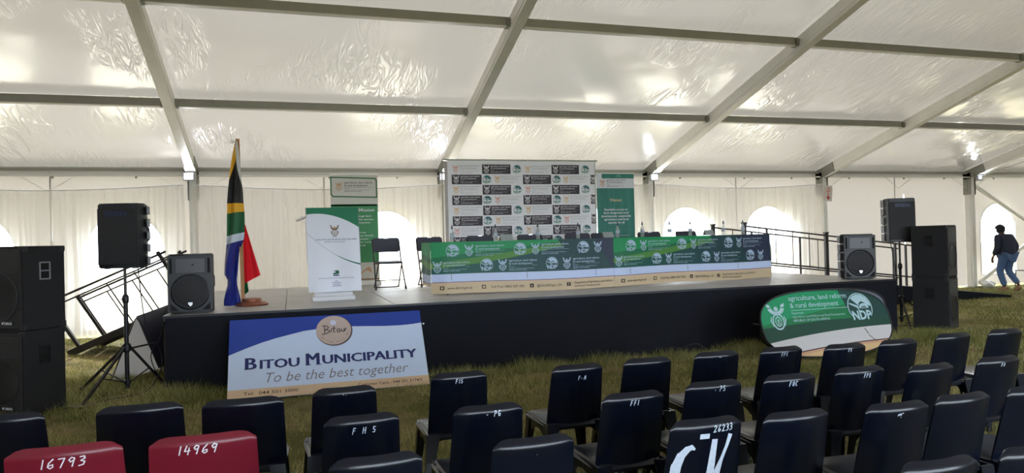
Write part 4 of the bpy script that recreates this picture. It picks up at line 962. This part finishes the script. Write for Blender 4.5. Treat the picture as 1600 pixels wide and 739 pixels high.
# ------------------------------------------------------------------ audience chairs
def back_pt(wt, wm):
    def s(u, z):     # u -1..1 ; z height; outer (rear) surface of the shell, chair faces +y
        q = max(0, min(1, (z - .36) / .44)); w_ = (wm + (wt - wm) * q ** 1.5) / 2
        y = -.165 - .105 * q + .035 * u * u
        if z > .755: q2 = (z - .755) / .045; w_ -= .018 * q2 ** 2; y += .035 * q2 ** 2
        return Vector((u * w_, y, z))
    return s
def chair_parts(wt, wm, mt):
    s = back_pt(wt, wm); out = []
    zs = [.36, .42, .50, .58, .66, .72, .755, .768, .780, .790, .797, .800]; nu = 16
    bm = BM(); F = {}; B = {}
    for i in range(nu + 1):
        u = -1 + 2 * i / nu
        for j, z in enumerate(zs):
            zz = z
            if j == 0: zz = .37 - .10 * abs(u) ** 5
            if z > .74: zz = z - .03 * abs(u) ** 10 * ((z - .74) / .06)
            p = s(u, zz); p.z = zz - (.004 * (1 - u * u) * 0)
            F[i, j] = bm.verts.new(p); B[i, j] = bm.verts.new(p + Vector((-u * .004, .012 if z < .79 else .006, -.002 if z > .78 else 0)))
    n2 = len(zs) - 1
    for i in range(nu):
        for j in range(n2):
            bm.faces.new((F[i, j], F[i + 1, j], F[i + 1, j + 1], F[i, j + 1])); bm.faces.new((B[i, j], B[i, j + 1], B[i + 1, j + 1], B[i + 1, j]))
        bm.faces.new((F[i, n2], F[i + 1, n2], B[i + 1, n2], B[i, n2])); bm.faces.new((F[i + 1, 0], F[i, 0], B[i, 0], B[i + 1, 0]))
    for j in range(n2):
        bm.faces.new((F[0, j], F[0, j + 1], B[0, j + 1], B[0, j])); bm.faces.new((F[nu, j + 1], F[nu, j], B[nu, j], B[nu, j + 1]))
    out.append(('backrest', bm, True))
    # seat shell with dished middle and rolled rim
    bm = BM(); n = 14; T = {}; U = {}
    for i in range(n + 1):
        for j in range(n + 1):
            a_, b_ = -1 + 2 * i / n, -1 + 2 * j / n
            hw_ = (.205 + .02 * (b_ + 1) / 2) ; x = a_ * hw_ * (1 - .06 * abs(b_) ** 6); y = .015 + b_ * .205 * (1 - .05 * abs(a_) ** 6)
            e = max(abs(a_), abs(b_)); z = .425 + .012 * (b_ + 1) / 2 - .018 * (1 - e ** 3) - (.030 * max(0, (e - .84) / .16) ** 2)
            T[i, j] = bm.verts.new((x, y, z)); U[i, j] = bm.verts.new((x * .985, y, z - .014))
    for i in range(n):
        for j in range(n): bm.faces.new((T[i, j], T[i + 1, j], T[i + 1, j + 1], T[i, j + 1])); bm.faces.new((U[i, j], U[i, j + 1], U[i + 1, j + 1], U[i + 1, j]))
    for i in range(n):
        for (a_, b_) in (((i, 0), (i + 1, 0)), ((i + 1, n), (i, n)), ((0, i + 1), (0, i)), ((n, i), (n, i + 1))): bm.faces.new((T[a_], U[a_], U[b_], T[b_]))
    out.append(('seat', bm, True))
    # side aprons that arch between the legs
    for q in (-1, 1):
        bm = BM(); pts = [(-.19, .415), (.20, .415), (.205, .26)] + [(.175 - .35 * k_ / 8, .26 + .10 * math.sin(PI * k_ / 8) ** .7) for k_ in range(9)] + [(-.205, .26)]
        prism(bm, pts, q * .192, q * .204, 'X'); out.append(('side_apron', bm, False))
    # tapering, outward splayed angle legs
    for sx, sy in ((-1, -1), (1, -1), (-1, 1), (1, 1)):
        bm = BM(); top = [(0, 0), (.085, 0), (.085, .012), (.014, .014), (.012, .075), (0, .075)]; rings = []
        for q_, (z, ox, oy, sc_) in enumerate(((.42, .200, .20, 1.0), (.25, .212, .212, .72), (.0, .232, .238, .46))):
            rings.append([bm.verts.new((sx * (ox + .008 - px * sc_), .01 + sy * (oy + .0 - py * sc_) - (.02 if sy < 0 else 0), z)) for px, py in top])
        for a_, b_ in zip(rings, rings[1:]):
            for q_ in range(6): bm.faces.new((a_[q_], a_[(q_ + 1) % 6], b_[(q_ + 1) % 6], b_[q_]))
        bm.faces.new(rings[0]); bm.faces.new(rings[-1][::-1]); out.append(('leg', bm, False))
    root = thing('stacking_chair', 'x', 'chair')
    for nm, b_, sm in out: obj(nm, b_, mt, root, sm)
    root['_s'] = 0; del root['_s']; return root, s

GL = {  # stroke glyphs for hand-painted marks, unit height
 '1': [[(.1, 1), (.02, 0)]], '2': [[(0, .8), (.2, 1), (.45, .8), (.1, .1), (0, 0), (.5, .05)]], '3': [[(.05, .95), (.4, 1), (.45, .75), (.15, .55), (.45, .4), (.35, .08), (0, 0)]],
 '4': [[(.15, 1), (0, .4), (.5, .45)], [(.4, .8), (.32, 0)]], '6': [[(.4, 1), (.08, .6), (0, .2), (.2, 0), (.42, .15), (.4, .42), (.05, .3)]], '7': [[(0, .95), (.5, 1), (.2, 0)]],
 '9': [[(.45, .9), (.2, 1), (.02, .75), (.15, .52), (.42, .7), (.45, .9), (.3, 0)]], 'F': [[(.05, 1), (0, 0)], [(.05, 1), (.4, .98)], [(.02, .55), (.3, .55)]], 'I': [[(.1, 1), (.08, 0)]], 'S': [[(.4, .9), (.1, .95), (.05, .6), (.38, .4), (.3, .05), (0, .08)]],
 'H': [[(.05, 1), (0, 0)], [(.42, 1), (.4, 0)], [(.02, .5), (.4, .52)]], 'P': [[(.05, 1), (0, 0)], [(.05, 1), (.38, .9), (.35, .6), (.03, .5)]], 'M': [[(0, 0), (.08, 1), (.22, .4), (.38, 1), (.45, 0)]], 'O': [[(.2, 1), (0, .6), (.1, .05), (.35, .1), (.42, .6), (.2, 1)]],
 'C': [[(.4, .9), (.15, 1), (0, .5), (.15, .02), (.4, .1)]], 'G': [[(.4, .9), (.15, 1), (0, .5), (.15, .02), (.4, .1), (.4, .45), (.22, .45)]], '-': [[(0, .4), (.2, .42)]], '~': [[(0, .3), (.15, .7), (.4, .4), (.6, .8), (.8, .4)], [(.95, .8), (1.2, .8)], [(.75, 0), (.8, .05)]], '.': [[(.1, .3), (.15, .25)]], ' ': []}
def handmark(root, s, word, h, x, z, wd, mt=PAINTW, shear=.12, slope=0, adv=.82, extra=None):
    k = Ink()
    for ch in word:
        for st_ in GL.get(ch, []): k.stroke([((x + (p[0] + p[1] * shear) * h), z + p[1] * h + slope * (x + p[0] * h)) for p in st_], wd, 0)
        x += h * adv * (.6 if ch in '1I.' else 1)
    if extra: extra(k)
    q = lambda u, v: s(u / .19, v)
    k.build(q, [mt], root, 'painted_mark', off=.002)

NAR, sN = chair_parts(.350, .385, CHAIR); WID, sW = chair_parts(.410, .435, CHAIR); RED, sR = chair_parts(.430, .455, CHRED)
used = {}
def place(kind, x, y, rz, label, group, mark=None):
    src, s = {'n': (NAR, sN), 'w': (WID, sW), 'r': (RED, sR)}[kind]
    if kind in used: o = copy_tree(used[kind]); 
    else: o = copy_tree(src); used[kind] = src; [bpy.data.objects.remove(c_) for c_ in list(o.children)]; bpy.data.objects.remove(o); o = None
    if o is None: o = copy_tree(src)
    o.location = (x, y + .27, 0); o.rotation_euler = (0, 0, math.radians(rz)); o['label'] = label; o['group'] = group
    if mark: MARKS.append((o, s, mark))
    return o
MARKS = []
R1, R2, R3, R4 = 'chairs in the front row', 'chairs in the second row', 'chairs in the third row', 'chairs in the fourth row'
P_ = 'black plastic chair'
def cn_paint(k):
    k.stroke([(-.07, .67), (-.085, .68), (-.105, .67), (-.13, .64), (-.145, .59), (-.15, .53), (-.145, .46)], [.010, .022, .03, .038, .045, .045, .04], 0)
def n_paint(k):
    k.stroke([(.028, .70), (.024, .63), (.02, .55), (.025, .46)], [.030, .034, .04, .04], 0); k.stroke([(.115, .715), (.10, .67), (.072, .60), (.052, .54), (.042, .46)], [.026, .018, .02, .04, .05], 0)
rowsC = [
 ('w', -1.43, 4.17, 0, P_ + ' cut off by the left edge of the photo, front row', R1, None),
 ('w', -.78, 4.13, 1, P_ + ' directly behind the first red chair from the left, plain back', R1, None),
 ('w', -.26, 4.06, -1, P_ + ' before the left half of the municipality board', R1, None),
 ('n', .27, 4.14, 1, P_ + ' before the middle of the municipality board, faint white dots on its back', R1, ('-.', .02, -.015, .752, .004)),
 ('n', .985, 4.31, -1, P_ + ' marked FIS near its top edge, front row', R1, ('FIS', .026, -.03, .735, .005)),
 ('n', 1.745, 4.25, 1, P_ + ' marked FM, standing free in the front row with grass either side', R1, ('F-M', .026, -.005, .70, .0045)),
 ('n', 2.27, 4.28, 0, P_ + ' with unmarked back, right of the free standing chair in the front row', R1, None),
 ('n', 2.825, 4.31, 0, P_ + ' with two tiny white dots, front row left of oval banner', R1, ('..', .02, -.005, .755, .006)),
 ('n', 3.335, 4.28, 1, P_ + ' marked FPS in faint paint, overlapping the left foot of the oval banner', R1, ('FPS', .026, -.03, .735, .004)),
 ('n', 3.83, 4.20, -2, P_ + ' marked FS, overlapping the middle right of the oval banner', R1, ('FS', .022, .0, .745, .005)),
 ('n', 4.31, 4.20, 0, P_ + ' with plain back just right of the oval banner', R1, None),
 ('n', 4.915, 4.27, 1, P_ + ' with plain back in front of the right speaker stack', R1, None),
 ('n', 5.46, 4.27, 0, P_ + ' rightmost of the front row, at the right edge of the photo', R1, None),
 ('r', -.93, 3.37, 2, 'leftmost dark red plastic chair, cut by the bottom edge, hand-painted 16793', R2, ('16793', .040, -.07, .715, .006)),
 ('r', -.385, 3.33, 1, 'dark red plastic chair below the municipality board left corner, hand-painted 14969', R2, ('14969', .038, -.085, .725, .006)),
 ('n', .295, 3.42, 2, P_ + ' marked FHS in spaced letters', R2, ('F H S', .030, -.05, .715, .005)),
 ('n', .915, 3.38, 0, P_ + ' marked PG after a dash', R2, ('- PG', .026, -.02, .745, .006)),
 ('n', 1.69, 3.35, 1, P_ + ' marked FFI, right in front of the free standing chair', R2, ('FFI', .026, -.035, .735, .005)),
 ('n', 2.23, 3.43, 0, P_ + ' marked PS, second row in line with the painted chair', R2, ('. PS', .028, -.02, .745, .005)),
 ('n', 2.725, 3.42, 0, P_ + ' marked FOC in the second row', R2, ('FOC', .026, -.03, .735, .006)),
 ('n', 3.245, 3.44, -1, P_ + ' marked FPS at right of centre in the second row', R2, ('FPS', .024, .0, .735, .005)),
 ('n', 3.665, 3.33, 1, P_ + ' with plain back, second row, right of the FPS one', R2, None),
 ('n', 4.245, 3.36, 0, P_ + ' marked FO at the right end of the second row', R2, ('FO', .022, -.02, .74, .004)),
 ('n', .285, 2.73, 2, P_ + ' at the bottom edge left of centre, only its shiny top in view', R3, None),
 ('n', .93, 2.74, 1, P_ + ' at the bottom edge in the middle, with a tiny faint dot', R3, ('.', .01, .0, .73, .003)),
 ('n', 1.74, 2.73, -1, P_ + ' with big white brushed letters and a white sticker', R3, ('26233', .028, .018, .742, .005)),
 ('n', 2.18, 2.69, 0, P_ + ' with plain back just right of the one with big brushed letters', R3, None),
 ('n', 2.72, 2.64, -3, P_ + ' with curled top edge and a white scribble on its back', R3, ('~', .024, -.03, .735, .005)),
 ('n', 3.13, 2.66, 1, P_ + ' with plain back right of the chair with the white scribble', R3, None),
 ('n', 3.60, 2.66, 0, P_ + ' at the right edge of the photo in the third row', R3, None),
 ('n', 2.16, 1.92, 0, P_ + ' nearest the camera at the bottom right, only its top edge in view', R4, None),
 ('n', 2.62, 1.92, 0, P_ + ' in the bottom right corner of the photo', R4, None)]
for kd, x, y, rz, lb, gr, mk in rowsC: place(kd, x, y, rz, lb, gr, mk)
for src in (NAR, WID, RED):
    for c_ in list(src.children): bpy.data.objects.remove(c_)
    bpy.data.objects.remove(src)
for o, s, (wd_, h, x, z, sw) in MARKS:
    sw = sw * .75; handmark(o, s, wd_, h, x, z, sw, INKW if 'dark red' in o['label'] else PAINTW, extra=None)
    if wd_ == '26233':
        for f_, nm in ((cn_paint, 'brushed_letter'), (n_paint, 'brushed_letter'), (lambda k: k.rect(-.05, .715, -.002, .738, 0), 'sticker')):
            k = Ink(); f_(k); k.build(lambda u, v: s(u / .19, v), [PAINTW], o, nm, off=.002)

# ------------------------------------------------------------------ small things by the far wall
t = thing('low_stool', 'small dark metal stool by the far wall right of the walking man', 'stool', (19.35, 14.62, 0))
bm = BM(); box(bm, (0, 0, .44), (.42, .36, .025), bev=.004); obj('seat', bm, GREYM, t)
for a_ in (-.19, .19):
    for b_ in (-.16, .16): bm = BM(); tube(bm, [(a_, b_, .43), (a_ * 1.1, b_ * 1.1, 0)], .014, 6); obj('leg', bm, GREYM, t)
bm = BM(); bmesh.ops.create_icosphere(bm, subdivisions=3, radius=.15)
for v in bm.verts: v.co *= 1 + .22 * math.sin(v.co.x * 31 + v.co.z * 17) * math.cos(v.co.y * 23); v.co.z = v.co.z * .7 + .08; v.co.x *= 1.2
tag(obj('plastic_bag', bm, mat('white_bag_plastic', (.85, .84, .82), .35), smooth=True, loc=(18.35, 14.95, 0)), 'crumpled white plastic bag at the foot of the post left of the walking man', 'bag')

# ------------------------------------------------------------------ walking man
SKIN = mat('brown_skin', s2l(92, 62, 48), .55); JEAN = mat('blue_denim', s2l(74, 100, 138), .8, var=.25, vscale=25); JACK = mat('navy_jacket', s2l(30, 34, 54), .75, var=.2); CAPM = mat('dark_cap_cloth', s2l(24, 24, 32), .8); SHOE = mat('tan_shoe_leather', s2l(150, 116, 86), .6)
def skin_mesh(pts, edges, radii, root=0, levels=2):
    me = bpy.data.meshes.new('s'); me.from_pydata(pts, edges, []); o = bpy.data.objects.new('s', me); C.objects.link(o)
    m = o.modifiers.new('k', 'SKIN'); m.use_smooth_shade = True; lay = me.skin_vertices[0]
    for i, r in enumerate(radii): lay.data[i].radius = r if isinstance(r, tuple) else (r, r); lay.data[i].use_root = (i == root)
    s = o.modifiers.new('u', 'SUBSURF'); s.levels = levels; s.render_levels = levels
    dg = bpy.context.evaluated_depsgraph_get(); out = bpy.data.meshes.new_from_object(o.evaluated_get(dg)); bpy.data.objects.remove(o); return out
def skin_part(name, pts, edges, radii, mt, parent, levels=2):
    me = skin_mesh(pts, edges, radii, 0, levels); me.materials.clear(); me.materials.append(mt); me.name = name
    me.polygons.foreach_set('material_index', [0] * len(me.polygons)); return obj(name, me, None, parent)
man = thing('person', 'man in dark navy jacket, cap and blue jeans walking with head bowed', 'person', (17.80, 13.95, 0), math.radians(-6))
# local frame: walks toward +y, seen from behind; left hand hangs at -x side
hip = (0, 0, .92)
B = {'pel': (0, 0, .93), 'sp1': (0, .02, 1.08), 'chest': (0, .06, 1.26), 'nk': (0, .12, 1.44), 'hd0': (0, .17, 1.50), 'hd1': (0, .20, 1.58), 'hd2': (0, .21, 1.66),
     'lh': (-.10, 0, .88), 'lk': (-.11, .14, .50), 'la': (-.11, -.02, .12), 'lf': (-.12, .10, .05),
     'rh': (.10, 0, .88), 'rk': (.11, .10, .50), 'ra': (.10, -.22, .16), 'rf': (.10, -.15, .05),
     'ls': (-.19, .07, 1.37), 'le': (-.26, .02, 1.10), 'lw': (-.27, .16, .88), 'rs': (.19, .07, 1.37), 're': (.26, -.03, 1.10), 'rw': (.25, .10, .90)}
keys = list(B); ix = {n_: i for i, n_ in enumerate(keys)}
E_ = [('pel', 'sp1'), ('sp1', 'chest'), ('chest', 'nk'), ('nk', 'hd0'), ('hd0', 'hd1'), ('hd1', 'hd2'), ('pel', 'lh'), ('lh', 'lk'), ('lk', 'la'), ('la', 'lf'), ('pel', 'rh'), ('rh', 'rk'), ('rk', 'ra'), ('ra', 'rf'), ('chest', 'ls'), ('ls', 'le'), ('le', 'lw'), ('chest', 'rs'), ('rs', 're'), ('re', 'rw')]
Rr = dict(pel=.12, sp1=.12, chest=.14, nk=.055, hd0=.075, hd1=.098, hd2=.078, lh=.085, lk=.055, la=.035, lf=.035, rh=.085, rk=.055, ra=.035, rf=.035, ls=.05, le=.04, lw=.026, rs=.05, re=.04, rw=.026)
skin_part('body', [B[n_] for n_ in keys], [(ix[a_], ix[b_]) for a_, b_ in E_], [Rr[n_] for n_ in keys], SKIN, man)
for sgn, wn in ((-1, 'lw'), (1, 'rw')):                        # hands: palm and five separate bent fingers
    wx, wy, wz = B[wn]; pts = [(wx, wy, wz + .01), (wx, wy + .02, wz - .05), (wx, wy + .03, wz - .085)]; ed = [(0, 1), (1, 2)]; rd = [.024, (.018, .036), (.016, .036)]
    for f_, (oy, ln) in enumerate(((-.03, .060), (-.010, .075), (.010, .08), (.030, .07))):
        b_ = len(pts); pts += [(wx, wy + .03 + oy, wz - .095), (wx - sgn * .008, wy + .035 + oy, wz - .095 - ln * .5), (wx - sgn * .025, wy + .035 + oy, wz - .095 - ln)]; ed += [(2, b_), (b_, b_ + 1), (b_ + 1, b_ + 2)]; rd += [.0095, .009, .008]
    b_ = len(pts); pts += [(wx - sgn * .015, wy + .065, wz - .06), (wx - sgn * .02, wy + .08, wz - .095)]; ed += [(1, b_), (b_, b_ + 1)]; rd += [.011, .009]
    skin_part('hand', pts, ed, rd, SKIN, man, 1)
JK = ['pel', 'sp1', 'chest', 'nk', 'ls', 'le', 'lw', 'rs', 're', 'rw']; jx = {n_: i for i, n_ in enumerate(JK)}
jp = dict(B); jp['pel'] = (0, -.005, .84); jp['lw'] = (-.27, .14, .92); jp['rw'] = (.25, .08, .94)
skin_part('jacket', [jp[n_] for n_ in JK], [(jx[a_], jx[b_]) for a_, b_ in (('pel', 'sp1'), ('sp1', 'chest'), ('chest', 'nk'), ('chest', 'ls'), ('ls', 'le'), ('le', 'lw'), ('chest', 'rs'), ('rs', 're'), ('re', 'rw'))],
          [(.25, .19), (.24, .19), (.24, .19), .09, .11, .085, .06, .11, .085, .06], JACK, man)
JN = ['pel', 'lh', 'lk', 'la', 'rh', 'rk', 'ra']; jx = {n_: i for i, n_ in enumerate(JN)}; jp = dict(B); jp['la'] = (-.11, -.01, .11); jp['ra'] = (.10, -.21, .17)
skin_part('jeans', [jp[n_] for n_ in JN], [(jx[a_], jx[b_]) for a_, b_ in (('pel', 'lh'), ('lh', 'lk'), ('lk', 'la'), ('pel', 'rh'), ('rh', 'rk'), ('rk', 'ra'))], [(.17, .15), .125, .09, .072, .125, .09, .072], JEAN, man)
for nm, a_ in (('la', 0), ('ra', -38)):
    x_, y_, z_ = B[nm]; bm = BM(); prof = [(-.07, 0), (.20, 0), (.21, .03), (.16, .06), (.04, .085), (-.06, .09), (-.08, .04)]
    prism(bm, prof, -.05, .05, 'X'); bmesh.ops.bevel(bm, geom=bm.edges[:], offset=.012, segments=2, affect='EDGES')
    obj('shoe', bm, SHOE, man, True, (x_, y_, 0 if a_ == 0 else .03), (math.radians(a_), 0, 0))
bm = BM(); bmesh.ops.create_uvsphere(bm, u_segments=18, v_segments=12, radius=.122, matrix=Matrix.Translation((0, .195, 1.60)))
bmesh.ops.delete(bm, geom=[v for v in bm.verts if v.co.z < 1.575], context='VERTS'); prism(bm, [(.075 * math.cos(q * PI / 8), .30 + .075 * math.sin(q * PI / 8)) for q in range(9)], 1.60, 1.612, 'Z'); obj('cap', bm, CAPM, man, True)
bm = BM(); bmesh.ops.create_uvsphere(bm, u_segments=14, v_segments=10, radius=.104, matrix=Matrix.Translation((0, .175, 1.57))); bmesh.ops.delete(bm, geom=[v for v in bm.verts if v.co.y > .20], context='VERTS'); obj('hair', bm, mat('black_hair', (.01, .009, .009), .8), man, True)
bm = BM()
for sg in (-1, 1): bmesh.ops.create_uvsphere(bm, u_segments=8, v_segments=6, radius=.02, matrix=Matrix.Translation((sg * .088, .19, 1.56)) @ Matrix.Diagonal((.5, .8, 1.4, 1)))
bmesh.ops.create_cone(bm, cap_ends=True, segments=6, radius1=.018, radius2=.006, depth=.05, matrix=Matrix.Translation((0, .295, 1.555)) @ Matrix.Rotation(math.radians(20), 4, 'X')); box(bm, (0, .283, 1.515), (.05, .012, .012)); obj('face_features', bm, SKIN, man, True)

# ------------------------------------------------------------------ grass blades (nobody could count them)
def grass():
    def field(n, x0, x1, y0, y1, h0, h1, wd):
        x = rng.uniform(x0, x1, n); y = rng.uniform(y0, y1, n)
        dens = .5 + .5 * np.sin(x * 1.9 + 1.3 * np.sin(y * 1.7)) * np.sin(y * 2.3 + 1.1 * np.sin(x * 1.3)) + .35 * np.sin(x * 6.1 + y * 4.7)
        keep = (rng.uniform(0, 1, n) < np.clip(.35 + dens * .8, .12, 1)) & ~((x > SX0) & (x < SX1) & (y > SY0) & (y < SY1)) & ~((x > -2.9) & (x < -2.4) & (y > 8.3) & (y < 8.75))
        x, y = x[keep], y[keep]; m = len(x); h = rng.uniform(h0, h1, m) * (.6 + .6 * np.clip(dens[keep], 0, 1.2)); a = rng.uniform(0, 2 * PI, m); w_ = rng.uniform(.6, 1.3, m) * wd
        z = .022 * np.sin(x * 1.3 + y * .7) * np.sin(y * 1.1 - x * .4) - .03
        lx, ly = rng.normal(0, .45, m) * h, rng.normal(0, .45, m) * h
        V = np.empty((m, 3, 3)); V[:, 0] = np.stack([x - w_ * np.cos(a), y - w_ * np.sin(a), z], 1); V[:, 1] = np.stack([x + w_ * np.cos(a), y + w_ * np.sin(a), z], 1); V[:, 2] = np.stack([x + lx, y + ly, z + h], 1)
        return V
    Vs = np.concatenate([field(150000, -4, 7, 2.0, 8.9, .03, .085, .0028), field(26000, -1.6, 9.5, 8.25, 8.78, .06, .20, .0030), field(150000, -8, 9.8, 8.8, 15.4, .03, .08, .005), field(130000, 8.9, 23, 5.0, 15.4, .03, .08, .006), field(60000, 6, 14, 3, 9.5, .03, .08, .004), field(14000, -4.2, -1.36, 8.0, 10.5, .05, .16, .003)])
    m = len(Vs); me = bpy.data.meshes.new('grass'); me.vertices.add(m * 3); me.vertices.foreach_set('co', Vs.ravel()); me.loops.add(m * 3); me.loops.foreach_set('vertex_index', np.arange(m * 3, dtype=np.int32))
    me.polygons.add(m); me.polygons.foreach_set('loop_start', np.arange(0, m * 3, 3, dtype=np.int32)); me.update()
    at = me.attributes.new('tone', 'FLOAT', 'POINT'); at.data.foreach_set('value', np.repeat(rng.uniform(0, 1, m), 3).astype(np.float32))
    mt, nt, p, o = new_mat('grass_blades'); an = nt.nodes.new('ShaderNodeAttribute'); an.attribute_name = 'tone'
    cc = mixc(nt, X(nt, an.outputs['Fac']), s2l(84, 98, 46), s2l(214, 204, 146)); cc = mixc(nt, ((noise(nt, .8, 3) - .45) * 4).clamp() * .6, cc, s2l(92, 104, 34))
    d = nt.nodes.new('ShaderNodeBsdfDiffuse'); tr = nt.nodes.new('ShaderNodeBsdfTranslucent'); mx = nt.nodes.new('ShaderNodeMixShader'); mx.inputs[0].default_value = .35
    nt.links.new(cc, d.inputs[0]); nt.links.new(cc, tr.inputs[0]); nt.links.new(d.outputs[0], mx.inputs[1]); nt.links.new(tr.outputs[0], mx.inputs[2]); nt.links.new(mx.outputs[0], o.inputs[0])
    me.materials.append(mt); g = bpy.data.objects.new('grass', me); C.objects.link(g); tag(g, 'short dry green and straw grass covering the tent floor', 'grass', kind='stuff')
grass()
